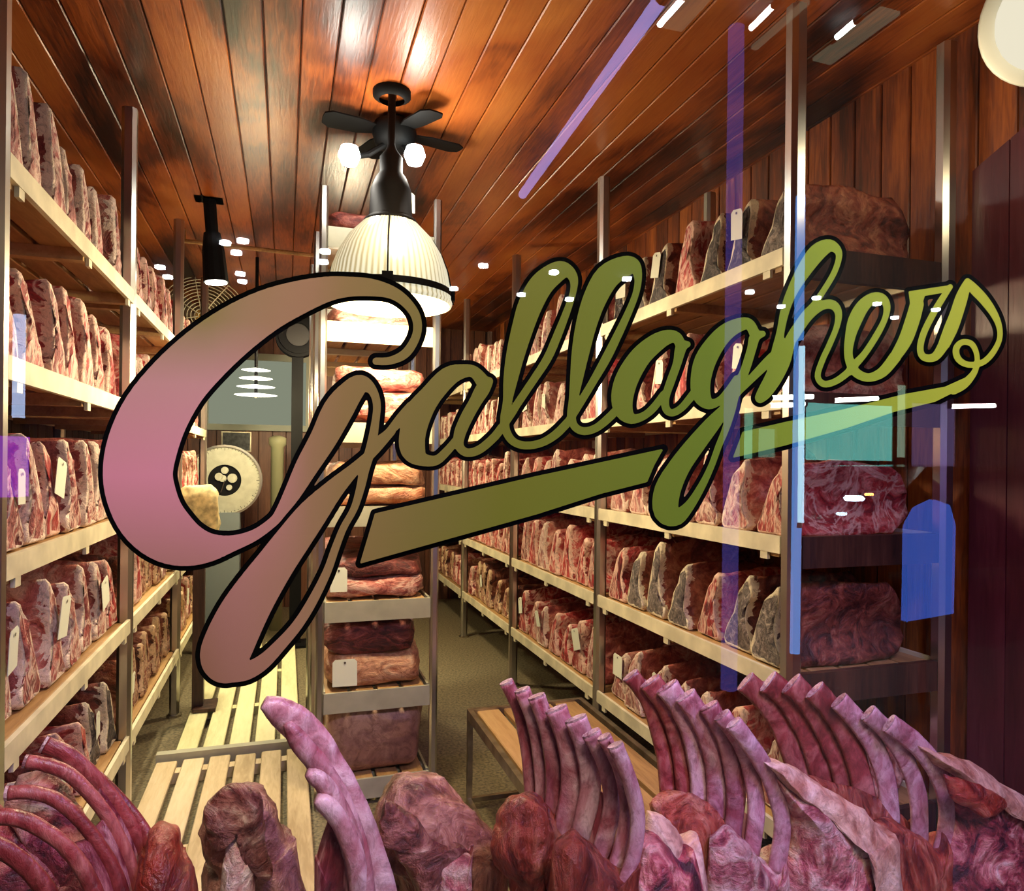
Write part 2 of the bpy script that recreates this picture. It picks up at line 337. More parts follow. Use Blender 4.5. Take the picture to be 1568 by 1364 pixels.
def rack(name, label, sx, xf, nb, levels):
    root = empty(name, (xf, Y0, 0), label, 'rack')
    dep = .60
    for k in range(nb + 1):
        for xx in (0, sx * dep):
            p = put('post', post_m, root, (xx, k * BAY, 0))
            put('foot', foot_m, p)
    eb_ = MB().box((min(0, sx * dep) + .03, -.014, -.085), (max(0, sx * dep) - .03, .010, .012)).mesh('end_board', MT['walld'])
    for z in levels: put('end_board', eb_, root, (0, 0, z))
    sm = shelf_mesh(sx, BAY - .05, dep)
    sl = board_mesh('slat', (-.052, .01, -.018), (.052, BAY - .06, 0), 1, MT['slat'], .003)
    for k in range(nb):
        for z in levels:
            s = put('shelf', sm, root, (0, k * BAY + .025, z))
            for j in range(5): put('slat', sl, s, (sx * (.055 + j * .121), 0, 0))
    return root
RXF, LXF = 1.475, -.605
rack('wooden_shelf_rack', 'tall steel-post rack of slatted shelves against the orange plank wall', 1, RXF, 4, LV)
rack('wooden_shelf_rack', 'tall steel-post rack of slatted shelves beside the pale duckboards', -1, LXF, 3, LV)

# loins: a fin-shaped cut end facing the aisle, a body running back
def fin(seed, lean, wd, h):
    rnd = random.Random(seed); pts = []
    ctrl = [(-.50, .0), (-.56, .09), (-.47, .30), (-.34, .54), (-.17, .78), (-.02, .93), (.12, 1.0), (.24, .95), (.28, .82), (.20, .62), (.18, .44), (.30, .26), (.46, .16), (.50, .06), (.44, 0), (.2, -.0), (-.2, 0)]
    ctrl = [(a + lean * b + rnd.uniform(-.05, .05), b + (rnd.uniform(-.045, .03) if b > .05 else 0)) for a, b in ctrl]
    c = [p for p in catmull(ctrl + [ctrl[0]], 2)][:-1]
    return [(p[0] * wd, max(0, p[1]) * h) for p in c]
def loin_mesh(seed, kind, lean, wd, h, L):
    pr = fin(seed, lean, wd, h); n = len(pr); cy = sum(p[0] for p in pr) / n; cz = sum(p[1] for p in pr) / n
    vs = []; fs = []
    rings = [(.010, .80), (0, .93), (.012, 1.0), (.07, .99), (.11, 1.01), (.16, 1.04), (.22, 1.07), (.30, 1.07), (.37, 1.04), (.44, .96), (.50, .9), (.55, .80), (.60, .40)]
    for x, s in rings:
        for (yy, zz) in pr:
            q = Vector((x * L / .6, cy + (yy - cy) * s * (1 - .10 * min(1, x / .2)), max(.0, (cz + (zz - cz) * s) if s > .9 or s < .82 else zz * (.9 + .1 * s))))
            if x > .005:
                nz = noise.noise_vector(Vector((q.x * 7, q.y * 9 + seed * 3.1, q.z * 9))) * (.018 if x > .02 else .007) + noise.noise_vector(Vector((q.x * 26, q.y * 26 + seed, q.z * 26))) * (.007 if x > .02 else .003)
                q += Vector((0, nz.y, nz.z if q.z > .02 else 0)) + Vector((nz.x * .5 if x > .02 else nz.x, 0, 0))
            q.z = max(0.0, q.z); vs.append(q)
    for k in range(len(rings) - 1):
        for i in range(n): fs.append((k * n + i, k * n + (i + 1) % n, (k + 1) * n + (i + 1) % n, (k + 1) * n + i))
    fs.append(tuple(range((len(rings) - 1) * n, len(rings) * n)))
    body = MB().add(vs, fs).mesh('body', BODY[kind], True)
    vs = []; fs = []
    for s in (.90, .6, .3):
        for (yy, zz) in pr:
            q = Vector((0.002, cy + (yy - cy) * s, max(.003, cz + (zz - cz) * s)))
            q.x += noise.noise(Vector((q.y * 30, q.z * 30, seed))) * .010 - (.9 - s) * .012; vs.append(q)
    for k in range(2):
        for i in range(n): fs.append((k * n + i, k * n + (i + 1) % n, (k + 1) * n + (i + 1) % n, (k + 1) * n + i))
    fs.append(tuple(range(2 * n, 3 * n)))
    face = MB().add(vs, fs).mesh('cut_face', FACE[kind], True)
    return body, face, pr
def tag_mesh(w_, h_):
    b = MB(); c = .012
    pr = [(-w_ / 2, 0), (w_ / 2, 0), (w_ / 2, h_ - c), (w_ / 2 - c, h_), (-w_ / 2 + c, h_), (-w_ / 2, h_ - c)]
    n = len(pr)
    for s in (0, 1):
        pass
    vs = [(-.0008 + .010 * (z / h_ - .5) ** 2, y, z) for y, z in pr] + [(.0008 + .010 * (z / h_ - .5) ** 2, y, z) for y, z in pr]
    b.add(vs, [tuple(range(n)), tuple(range(n, 2 * n))[::-1]] + [(i, (i + 1) % n, n + (i + 1) % n, n + i) for i in range(n)])
    ring = [(-.0016 + .0025, .005 * math.cos(t), h_ - .014 + .005 * math.sin(t)) for t in np.linspace(0, 2 * math.pi, 9)[:-1]]
    ring = [(x - .0022, y, z) for x, y, z in ring]
    b.add(ring, [tuple(range(8))], 1)
    return b.mesh('paper_tag', [MT['tag'], MT['dot']])
TAGS = [tag_mesh(.072, .105), tag_mesh(.105, .115), tag_mesh(.058, .095)]
LOIN = {}
for kind in BODY:
    LOIN[kind] = [loin_mesh(hash_ + 11 * len(kind), kind, lean, wd, h, .52) for hash_, lean, wd, h in
                  [(1, .10, .160, .29), (2, .20, .165, .25), (3, .0, .150, .31), (4, .14, .168, .27), (5, -.06, .150, .30), (6, .24, .158, .26), (7, .55, .15, .30), (8, .70, .158, .285), (9, .48, .145, .31)]]
LOOK = {'grey': 'grey-crusted', 'red': 'deep red', 'pale': 'pale pink', 'brown': 'dark brown'}
def place_loin(kind, v, x, y, z, sx, hs, rnd, label, group, tagged=False):
    body, face, pr = LOIN[kind][v]
    r = empty('beef_loin', (x, y, z), label, 'meat', group, (0, 0, (0 if sx > 0 else math.pi) + rnd.uniform(-.035, .035)))
    sc = rnd.uniform(.83, .93) if sx > 0 else rnd.uniform(.84, .90); r.scale = (1, sc * (-1 if sx > 0 else 1), hs * rnd.uniform(.90, 1.06))
    put('body', body, r); put('cut_face', face, r)
    if tagged:
        t = put('paper_tag', TAGS[rnd.randrange(3)], r, (-.016, rnd.uniform(-.02, .04), .25 * .5), (0, rnd.uniform(-.1, .05), 0)); t.rotation_euler.x = rnd.uniform(-.3, .3)
# which look fills which bay: rows top shelf to lowest, columns first bay (by the window) onward
RK = [['grey', 'pale', 'pale', 'pale'], ['pale', 'pale', 'pale', 'pale'], ['pale', 'pale', 'red', 'red'], ['grey', 'red', 'red', 'brown'], ['pale', 'red', 'brown', 'brown']]
LK = [['pale', 'red', 'red'], ['red', 'red', 'brown'], ['pale', 'red', 'red'], ['pale', 'brown', 'brown'], ['grey', 'brown', 'brown']]
HS = [1.0, .96, .97, 1.0, .96]
for side, table, nb, sx, xf, nm in (('r', RK, 4, 1, RXF, 'plank-wall rack'), ('l', LK, 3, -1, LXF, 'duckboard-side rack')):
    rnd = random.Random(5 if side == 'r' else 9)
    for li in range(5):
        for b in range(nb):
            kind = table[li][b]; n = 7
            for k in range(n):
                kk = kind if rnd.random() > .15 else rnd.choice(['pale', 'red'] if kind != 'brown' else ['red', 'pale'])
                y = Y0 + b * BAY + (.135 + k * (BAY - .27) / (n - 1) if side == 'r' else .20 + k * (BAY - .30) / (n - 1))
                tg = (side == 'r' and (b, li) in ((0, 0), (0, 1), (0, 4), (1, 1), (1, 4)) and k in (1, 4, 6)) or (side == 'l' and (b, li) in ((0, 2), (0, 3), (0, 4)) and k in (0, 2, 5)) or rnd.random() < .03
                lab = f'{LOOK[kk]} beef loin, {ORD[k]} in {ORD[b]} bay from the window, {LVN[li]} shelf, {nm}'
                place_loin(kk, rnd.randrange(6) if side == 'r' else rnd.randrange(6, 9), xf + sx * rnd.uniform(.014, .038), y, LV[li] + .004, sx, HS[li], rnd, lab, f'loins on the {LVN[li]} shelf of the {nm}', tg)

# ------------------------------------------------------------------ middle rack with flat slabs
MX0, MX1, MY0, MY1 = .148, .645, 3.14, 4.42
ML = [2.51, 2.104, 1.669, 1.303, .89, .497, .112]
MLN = ['top', 'second', 'third', 'fourth', 'fifth', 'sixth', 'lowest']
mr = empty('tray_rack', (MX0, MY0, 0), 'narrow steel rack of seven deep shelves in the middle of the room', 'rack')
mp = MB().prism([(a * .75, b * .75) for a, b in oct_], 0, 2.68).mesh('post', MT['steel'])
for xx in (0, MX1 - MX0):
    for yy in (0, (MY1 - MY0) / 2, MY1 - MY0): put('post', mp, mr, (xx, yy, 0))
W_ = MX1 - MX0; D_ = MY1 - MY0
sb = MB(); sb.box((.018, -.012, -.088), (W_ - .018, 0, 0)); sb.box((.018, D_, -.088), (W_ - .018, D_ + .012, 0)); sb.box((.016, .02, -.04), (.026, D_ - .02, 0)); sb.box((W_ - .026, .02, -.04), (W_ - .016, D_ - .02, 0))
for t in (.1, .5, .9): sb.box((.026, D_ * t - .02, -.05), (W_ - .026, D_ * t + .02, -.0205))
msh = sb.mesh('shelf', MT['railg'])
msl = board_mesh('slat', (-.048, .005, -.02), (.048, D_ - .005, -.002), 1, MT['slat'], .003)
for z in ML:
    s = put('shelf', msh, mr, (0, 0, z))
    for j in range(4): put('slat', msl, s, (.073 + j * .1125, 0, 0))
def slab_mesh(name, w_, d_, h_, m, seed, e=.32, amp=.020, nu=40, nv=16):
    vs = []; fs = []
    def sg(c, p): return math.copysign(abs(c) ** p, c)
    for j in range(nv + 1):
        ph = -math.pi / 2 + math.pi * j / nv
        for i in range(nu):
            th = 2 * math.pi * i / nu
            q = Vector((w_ / 2 * sg(math.cos(ph), e) * sg(math.cos(th), e), d_ / 2 * sg(math.cos(ph), e) * sg(math.sin(th), e), h_ / 2 + h_ / 2 * sg(math.sin(ph), e * 1.3)))
            q += noise.noise_vector(Vector((q.x * 8 + seed, q.y * 8, q.z * 14))) * amp + noise.noise_vector(Vector((q.x * 24 + seed, q.y * 24, q.z * 40))) * amp * .4
            q.z = max(0, q.z); vs.append(q)
    for j in range(nv):
        for i in range(nu): fs.append((j * nu + i, j * nu + (i + 1) % nu, (j + 1) * nu + (i + 1) % nu, (j + 1) * nu + i))
    return MB().add(vs, fs).mesh(name, m, True)
def slab(name, x, y, z, w_, d_, h_, m, seed, label, group, rz=0, tg=None, cat='meat'):
    r = put(name, slab_mesh(name, w_, d_, h_, MT[m], seed), None, (x, y, z), (0, 0, rz)); tag(r, label, cat, group)
    if tg: put('paper_tag', TAGS[tg[2]], r, (tg[0], -d_ / 2 - .018, tg[1]), (0, .1, math.pi / 2))
    return r
G = 'slabs on the middle rack'; mx = (MX0 + MX1) / 2
SL = [(0, 0, .09, 'slabd', .34, -.05), (1, 0, .085, 'slabp', .44, 0), (2, 0, .15, 'slabp', .45, 0), (2, .135, .12, 'slabp', .40, .01), (3, 0, .09, 'slabo', .45, 0), (3, .085, .105, 'slabo', .43, 0), (4, 0, .10, 'slabp', .45, 0), (4, .095, .085, 'slabd', .42, 0), (5, 0, .15, 'slabo', .44, .0), (5, .14, .15, 'slabd', .40, -.02), (6, 0, .30, 'slabb', .43, .01)]
for i, (l, dz, h, m, wd, ox) in enumerate(SL):
    col = {'slabd': 'dark red', 'slabp': 'rosy pink', 'slabo': 'pale orange fatty', 'slabb': 'tall brown fat-covered'}[m]
    pos = 'stacked on another' if dz else 'lying'
    slab('beef_slab', mx + ox, MY0 + .30, ML[l] + dz + .001, wd, .56, h, m, i * 3.7, f'{col} beef slab {pos} at the front of the {MLN[l]} shelf, middle rack', G, random.uniform(-.04, .04),
         (-.13, .02, 1) if i == 8 else ((-.16, .04, 0) if i == 6 else ((.17, .1, 2) if i == 0 else None)))
for l in range(7):
    m = ['slabp', 'slabd', 'slabo', 'slabp', 'slabd', 'slabp', 'slabb'][l]
    slab('beef_slab', mx, MY0 + .94, ML[l] + .001, .44, .56, [.09, .12, .2, .18, .17, .2, .24][l], m, 50 + l * 2.3, f'beef slab at the back half of the {MLN[l]} shelf, middle rack', G, random.uniform(-.04, .04))

# ------------------------------------------------------------------ duckboards on the floor, low slatted bench
def duckboard(label, x0, y0, y1, n, pitch, m, mb):
    L = y1 - y0; r = empty('duckboard', (x0, y0, 0), label, 'duckboard', None)
    s = board_mesh('slat', (0, 0, .05), (pitch - .026, L, .072), 1, MT[m], .004)
    for k in range(n):
        o = put('slat', s, r, (k * pitch, random.uniform(-.01, .01), random.uniform(0, .003)))
    bm = MB().box((0, -.03, .0), (n * pitch - .03, .03, .0495)).mesh('bearer', MT[mb])
    for yy in (.05, L * .33, L * .66, L - .05): put('bearer', bm, r, (0, yy, 0))
    return r
duckboard('worn grey-beige duckboard in the aisle, near the window', -.565, 1.35, 3.66, 6, .117, 'duck', 'duck')
duckboard('clean yellowish duckboard farther down the aisle, behind the worn one', -.50, 3.76, 5.85, 5, .122, 'ducky', 'ducky')
eb = MB(); eb.box((-.57, 3.685, 0), (.12, 3.70, .085)); eb.box((-.57, 3.685, .085), (.12, 3.73, .10)); tag(eb.build('threshold_bar', MT['railg']), 'grey metal angle bar lying across the aisle between the two duckboards', 'bar')
bx0, bx1, by0, by1, bz = .76, 1.30, 1.75, 2.97, .42
lb = empty('slatted_bench', (bx0, by0, 0), 'low empty slatted wooden bench with a thin metal frame in the side aisle', 'bench')
fr = MB(); t_ = .022
fr.box((0, 0, bz - .03), (t_, by1 - by0, bz + .012)); fr.box((bx1 - bx0 - t_, 0, bz - .03), (bx1 - bx0, by1 - by0, bz + .012)); fr.box((t_, 0, bz - .03), (bx1 - bx0 - t_, t_, bz + .012)); fr.box((t_, by1 - by0 - t_, bz - .03), (bx1 - bx0 - t_, by1 - by0, bz + .012))
fr.box((0, .022, .03), (t_ * .8, by1 - by0 - .022, .05)); fr.box((.022, by1 - by0 - t_, .03), (bx1 - bx0 - .022, by1 - by0 - .004, .05))
fr.build('frame', MT['steeld'], lb)
lg = MB().box((0, 0, 0), (t_, t_, bz - .03)).mesh('leg', MT['steeld'])
for xx in (0, bx1 - bx0 - t_):
    for yy in (0, by1 - by0 - t_): put('leg', lg, lb, (xx, yy, 0))
bs = board_mesh('slat', (-.05, .0225, -.022), (.05, by1 - by0 - .0225, .004), 1, MT['slat'], .004)
for k in range(4): put('slat', bs, lb, (.09 + k * .121, 0, bz))

# ------------------------------------------------------------------ back of the room
def ln_box(b, p, w_, h_, d_): b.box((p.x - w_, p.y - d_, p.z - h_), (p.x + w_, p.y + d_, p.z + h_))
# round dial scale on a stand
dY = 6.3; dc = P(345, 735, dY); R = 54 / 1080 * (dc.y * math.cos(PSI) + dc.x * math.sin(PSI))
sc = empty('dial_scale', (dc.x, dc.y, 0), 'large round cream-faced dial scale on a grey pedestal by the back wall', 'scale')
def disc(b, r0, r1, y0, y1, z, n=40, mi=0):
    vs = [(r * math.cos(2 * math.pi * i / n), yy, z + r * math.sin(2 * math.pi * i / n)) for (r, yy) in ((r0, y0), (r1, y0), (r1, y1), (r0, y1)) for i in range(n)]
    fs = [(k * n + i, k * n + (i + 1) % n, ((k + 1) % 4) * n + (i + 1) % n, ((k + 1) % 4) * n + i) for k in range(4) for i in range(n)]
    b.add(vs, fs, mi)
b = MB(); disc(b, R * .44, R * .95, -.07, .06, dc.z); b.build('dial', MT['dial'], sc)
b = MB(); disc(b, R * .94, R, -.085, .065, dc.z); b.build('rim', MT['steel'], sc)
b = MB(); disc(b, .001, R * .45, -.05, .05, dc.z); b.build('works_window', MT['black'], sc)
b = MB()
for (ax, az, rr) in ((-.15, .1, .11), (.2, .06, .13), (.0, .28, .1), (.12, -.2, .08), (-.05, .05, .1)): disc(b, rr * R * .35, rr * R, -.058, -.052, dc.z + az * R, 18) if False else b.add([(ax * R + rr * R * math.cos(t), -.056 - .001 * i_, dc.z + az * R + rr * R * math.sin(t)) for i_, t in enumerate(np.linspace(0, 2 * math.pi, 15)[:-1])], [tuple(range(14))])
b.build('gear', MT['dial'], sc)
b = MB(); b.tube([(0, -.068, dc.z), (-.10 * R, -.07, dc.z - .34 * R)], .004, 6); b.build('needle', MT['steel'], sc)
b = MB()
for i in range(60):
    a = 2 * math.pi * i / 60; r0, r1 = R * (.84 if i % 5 == 0 else .88), R * .92; ca, sa = math.cos(a), math.sin(a); wv = .0016
    b.add([(r0 * ca - wv * sa, -.0715, dc.z + r0 * sa + wv * ca), (r1 * ca - wv * sa, -.0715, dc.z + r1 * sa + wv * ca), (r1 * ca + wv * sa, -.0715, dc.z + r1 * sa - wv * ca), (r0 * ca + wv * sa, -.0715, dc.z + r0 * sa - wv * ca)], [(0, 1, 2, 3)])
b.build('dial_marks', MT['black'], sc, kind='stuff')
b = MB(); b.box((-.14, -.1, .05), (.12, .1, dc.z - R * .9)); b.box((-.18, -.2, 0), (.18, .2, .05)); b.build('pedestal', plain('grey_paint', (.16, .19, .20), .5), sc)
# cream carton of meat near the scale
cp = P(306, 790, 4.4)
wm = slab('wrapped_meat', cp.x, cp.y, 1.052, .20, .16, .30, 'card', 91, 'cream fat-covered meat block standing upright in front of the dial scale', None)
st = MB(); st.box((cp.x - .03, cp.y - .03, .07), (cp.x + .03, cp.y + .03, 1.03)); st.box((cp.x - .10, cp.y - .09, 1.03), (cp.x + .11, cp.y + .09, 1.05)); st.box((cp.x - .02, cp.y - .09, .0785), (cp.x + .10, cp.y + .09, .095)); tag(st.build('pedestal_stand', MT['walld']), 'slim dark stand on the far duckboard under the cream meat block', 'stand')
# framed notice, cream pillar, back door
pf = P(362, 676, YB - .03); b = MB(); k = 7.0 / 1080
fx = empty('picture_frame', (pf.x, YB - .018, pf.z), 'small dark picture in a thin grey frame above the dial scale', 'picture')
b = MB(); b.box((-.14, -.02, -.10), (.14, 0, -.088)); b.box((-.14, -.02, .088), (.14, 0, .10)); b.box((-.14, -.02, -.088), (-.128, 0, .088)); b.box((.128, -.02, -.088), (.14, 0, .088)); b.build('frame', MT['steeld'], fx)
b = MB(); b.box((-.128, -.012, -.088), (.128, 0, .088)); b.build('picture', plain('dark_print', (.03, .03, .03), .4, vary=.8, bscale=30), fx)
pc = P(425, 680, 6.6); b = MB(); b.lathe([(.055, 0), (.055, 1.62), (.075, 1.64), (.075, 1.70), (.03, 1.72)], (pc.x, pc.y, 0), 20, cap=True); tag(b.build('cream_post', plain('cream_green', (.42, .42, .25), .5), None, True), 'round cream-green post with a brass cap beside the back wall', 'post')
# glowing panel standing in for a lit shop interior mirrored in the glass
tp0, tp1 = P(320, 548, YB - .06), P(468, 652, YB - .06)
tr = empty('reflection_panel', ((tp0.x + tp1.x) / 2, YB - .05, tp1.z), 'wide pale greenish glowing panel on the back wall standing in for a reflection', 'window')
b = MB(); hw = (tp1.x - tp0.x) / 2; hh = tp0.z - tp1.z; b.box((-hw, 0, 0), (hw, .02, hh)); b.build('pane', emit('reflection_glow', (.42, .46, .33), .42), tr)  # glowing pane stands in for the mirrored shop interior
b = MB(); b.box((-hw - .05, -.015, -.06), (hw + .05, .03, 0)); b.box((-hw - .05, -.015, hh), (hw + .05, .03, hh + .07)); b.box((-hw - .05, -.015, 0), (-hw, .03, hh)); b.box((hw, -.015, 0), (hw + .05, .03, hh)); b.build('frame', plain('pale_green', (.34, .37, .29), .5), tr)  # frame belongs to the stand-in reflection panel only
# tiered louvre lamp on a cord
tl = P(392, 588, 5.4); lt = empty('louvre_lamp', (tl.x, tl.y, tl.z), 'white tiered louvre lamp hanging on a black cord over the far duckboard', 'lamp')
b = MB()
for k in range(4): b.lathe([(.02, .015), (.10 + .016 * k, 0), (.02, -.012)], (0, 0, .10 - k * .06), 20)
b.build('louvre', emit('louvre_glow', (1, .95, .75), 3.0), lt, True)
b = MB(); b.tube([(0, 0, -.1), (0, 0, ZC - tl.z)], .012, 8); b.build('cord', MT['black'], lt)
lamp('louvre_lamp_light', 'POINT', (tl.x, tl.y - .05, tl.z - .12), 45, (1.0, .88, .50), .08)
# wall fan with wire guard
fc = P(312, 488, 6.2); fo = empty('wire_fan', (fc.x, fc.y, fc.z), 'cream wire-guarded fan mounted high near the back wall', 'fan')
b = MB()
for k in range(1, 13):
    r = .028 * k; b.tube([(r * math.cos(t), -.12 + .10 * (k / 12) ** 2, r * math.sin(t)) for t in np.linspace(0, 2 * math.pi, 33)], .0035, 5)
for k in range(8):
    a = k * math.pi / 4 + .2; b.tube([(.336 * q * math.cos(a), -.122 + .10 * q * q, .336 * q * math.sin(a)) for q in (.08, .4, .7, 1)], .004, 5)
b.build('guard', plain('cream_wire', (.75, .72, .5), .4), fo)
b = MB(); b.lathe([(.0, .0), (.05, .0), (.05, .1)], (0, 0, 0), 16); me_ = b.mesh('hub', plain('brass', (.55, .35, .08), .35, .6)); put('hub', me_, fo, (0, -.115, 0), (-math.pi / 2, 0, 0))
for k in range(4):
    a = k * math.pi / 2 + .5; b = MB(); b.add([(.05, -.03, -.05), (.29, -.05, -.09), (.31, -.01, .09), (.05, -.01, .05), (.05, -.026, -.05), (.29, -.046, -.09), (.31, -.006, .09), (.05, -.006, .05)], [(0, 1, 2, 3), (4, 7, 6, 5), (0, 4, 5, 1), (1, 5, 6, 2), (2, 6, 7, 3), (3, 7, 4, 0)])
    put('blade', b.mesh('blade', MT['steeld']), fo, None, (0, a, 0))
b = MB(); b.tube([(0, 0, 0), (0, .25, 0)], .03, 8); b.tube([(0, .25, 0), (0, .25, ZC - fc.z)], .02, 8); b.build('bracket', MT['black'], fo)
# round black loudspeaker on a post, behind the middle rack's corner
lp = P(460, 515, 6.0); lo = empty('loudspeaker', (lp.x - .02, 6.0, 0), 'round black loudspeaker on a tall black post beyond the middle rack', 'speaker')
b = MB(); b.box((-.045, -.02, 0), (.045, .02, lp.z - .10)); b.box((-.12, -.12, 0), (.12, .12, .02)); b.build('post', MT['black'], lo)
b = MB(); disc(b, .001, .175, -.06, .06, lp.z, 28); disc(b, .10, .15, -.075, -.06, lp.z, 28); b.build('housing', MT['black'], lo)
b = MB(); disc(b, .001, .09, -.068, -.061, lp.z, 20); b.build('cone', plain('grey_cone', (.015, .013, .012), .6), lo)
# a rail across, below the ceiling
ra, rb = P(283, 369, 4.9), P(490, 392, 4.9); b = MB(); b.tube([ra, rb], .014, 8)
for q in (ra, rb): b.tube([q, (q.x, q.y, ZC)], .008, 6)
tag(b.build('cross_rail', MT['slat']), 'thin brown rail hung across under the ceiling beyond the pendant lamp', 'rail')
# black spotlights on ceiling boxes
def spotlight(px, py, px2, py2, Y, label):
    a = P(px, py, Y); e = P(px2, py2, Y); r = empty('ceiling_spotlight', (a.x, a.y, ZC), label, 'spotlight', None)
    b = MB(); b.box((-.075, -.06, -(ZC - a.z) - .03), (.075, .06, 0)); b.build('mount', MT['black'], r)
    d = e - Vector((a.x, a.y, ZC)); z0 = -(ZC - a.z) - .03
    j = Vector((d.x * .45, 0, z0 + (d.z - z0) * .45))
    b = MB(); b.tube([(0, 0, z0), j], .035, 10); b.build('arm', MT['black'], r)
    b = MB(); ax = (Vector((d.x, 0, d.z)) - j).normalized(); b.tube([j, j + ax * .10, Vector((d.x, 0, d.z))], [.045, .06, .068], 14); b.build('head', MT['black'], r)
    b = MB(); b.tube([Vector((d.x, 0, d.z)) , Vector((d.x, 0, d.z)) + ax * .006], .058, 14); b.build('lens', emit('spot_lens', (1, .97, .85), 12), r)
    return e
e = spotlight(320, 288, 331, 432, 4.3, 'black ceiling spotlight with a jointed arm pointing down over the duckboards')
lamp('spotlight_beam', 'SPOT', (e.x, e.y, e.z - .03), 130, (1, .9, .62), .06, (-.2, 4.0, 0), 1.7)

# ------------------------------------------------------------------ pendant lamp with prismatic shade, ceiling fan with bulbs
pY = 2.80; pr_ = P(597, 463, pY); PX, PZ = pr_.x, pr_.z
SR = .240
pend = empty('pendant_lamp', (PX, pY, PZ), 'large lit ribbed glass dome pendant lamp with black fitting before the middle rack', 'lamp')
def shade_mat(name, nfl, s):
    m, nt, b, N, L = mat(name)
    tc = N('ShaderNodeTexCoord'); sp = N('ShaderNodeSeparateXYZ'); L(tc.outputs['Object'], sp.inputs[0])
    at = N('ShaderNodeMath'); at.operation = 'ARCTAN2'; L(sp.outputs['Y'], at.inputs[0]); L(sp.outputs['X'], at.inputs[1])
    mu = N('ShaderNodeMath'); mu.operation = 'MULTIPLY'; mu.inputs[1].default_value = nfl; L(at.outputs[0], mu.inputs[0])
    si = N('ShaderNodeMath'); si.operation = 'SINE'; L(mu.outputs[0], si.inputs[0])
    r = ramp(N, [(.0, (.40, .34, .16)), (.35, (.78, .74, .48)), (.75, (1, .97, .72))]); ma = N('ShaderNodeMath'); ma.operation = 'MULTIPLY_ADD'; ma.inputs[1].default_value = .5; ma.inputs[2].default_value = .5
    L(si.outputs[0], ma.inputs[0]); L(ma.outputs[0], r.inputs[0])
    b.inputs['Base Color'].default_value = (.5, .48, .35, 1); b.inputs['Roughness'].default_value = .15
    L(r.outputs[0], b.inputs['Emission Color']); b.inputs['Emission Strength'].default_value = s
    return m
MT['shade'] = shade_mat('prismatic_glass', 64, .56)
H = .30
prof = [(SR * 1.0, -.012), (SR * 1.02, 0), (SR, .012), (SR * .985, .055), (SR * .93, .125), (SR * .83, .19), (SR * .68, .25), (SR * .50, .295), (SR * .42, .315)]
b = MB(); b.lathe(prof, (0, 0, 0), 128, flute=.006, nf=64); b.lathe([(r * .975, z) for r, z in prof], (0, 0, 0), 128); b.build('glass_shade', MT['shade'], pend, True)
b = MB(); b.lathe([(SR * 1.006, .048), (SR * 1.012, .022)], (0, 0, 0), 64)
o = b.build('band', MT['black'], pend); 
b = MB(); b.lathe([(SR * .43, .295), (SR * .46, .305), (SR * .43, .32), (.085, .335), (.08, .44), (.06, .49), (.045, .51), (.045, .57), (.022, .60), (.015, .62), (.015, ZC - PZ)], (0, 0, 0), 24, cap=True); b.build('fitting', MT['black'], pend, True)
for k in range(4):
    a = math.radians(-100 + 90 * k); ca, sa = math.cos(a), math.sin(a)
    b = MB(); b.tube([(r * 1.02 * ca, r * 1.02 * sa, z) for r, z in prof[1:]] + [(.09 * ca, .09 * sa, .335)], .0035, 6)
    b.build('stay', MT['black'], pend)
    b = MB(); b.box((-.02, -.008, -.022), (.02, .008, .022)); put('clip', b.mesh('clip', MT['black']), pend, (SR * 1.03 * ca, SR * 1.03 * sa, .035), (0, 0, a + math.pi / 2))
b = MB(); b.lathe([(.02, .2), (.03, .17), (.05, .12), (.05, .08), (.03, .045), (.0, .035)], (0, 0, 0), 16); b.build('bulb', emit('bulb_glow', (1, .9, .65), 10), pend, True)
b = MB(); b.lathe([(.075, 0), (.075, -.02), (.05, -.035)], (0, 0, ZC - PZ), 20); b.build('ceiling_rose', MT['black'], pend, True)
lamp('pendant_light', 'POINT', (PX, pY, PZ - .03), 68, (1.0, .80, .50), .10)
lamp('pendant_glow_light', 'POINT', (PX, pY - .30, PZ + .30), 6, (1.0, .80, .50), .10)
# ceiling fan
fY = 3.02; fh = P(604, 205, fY)
fan = empty('ceiling_fan', (fh.x, fY, ZC), 'black ceiling fan with two bright bulbs behind the pendant lamp', 'fan')
hz = fh.z - ZC
b = MB(); b.lathe([(.05, 0), (.06, -.02), (.03, -.04), (.03, hz + .05), (.085, hz + .04), (.095, hz), (.08, hz - .05), (.04, hz - .075), (.0, hz - .08)], (0, 0, 0), 24); b.build('motor', MT['black'], fan, True)
for px, py in ((495, 181), (668, 173), (704, 231), (560, 240)):
    d = ray(px, py); q = CAM + d * ((fh.z - 1.5) / d.z); v = Vector((q.x - fh.x, q.y - fY, 0)); L_ = min(.36, max(.26, v.length)); ang = math.atan2(v.y, v.x)
    pts = [(.07, -.03), (L_ * .5, -.055), (L_ * .9, -.06), (L_, -.035), (L_ * 1.01, 0), (L_, .035), (L_ * .9, .055), (L_ * .5, .05), (.07, .03)]
    b = MB(); b.prism(pts, -.003, .003); me_ = b.mesh('blade', MT['black']); put('blade', me_, fan, (0, 0, hz + .005), (.12, 0, ang))
MT['bulbw'] = emit('cool_bulb', (.92, 1.0, .98), 9)
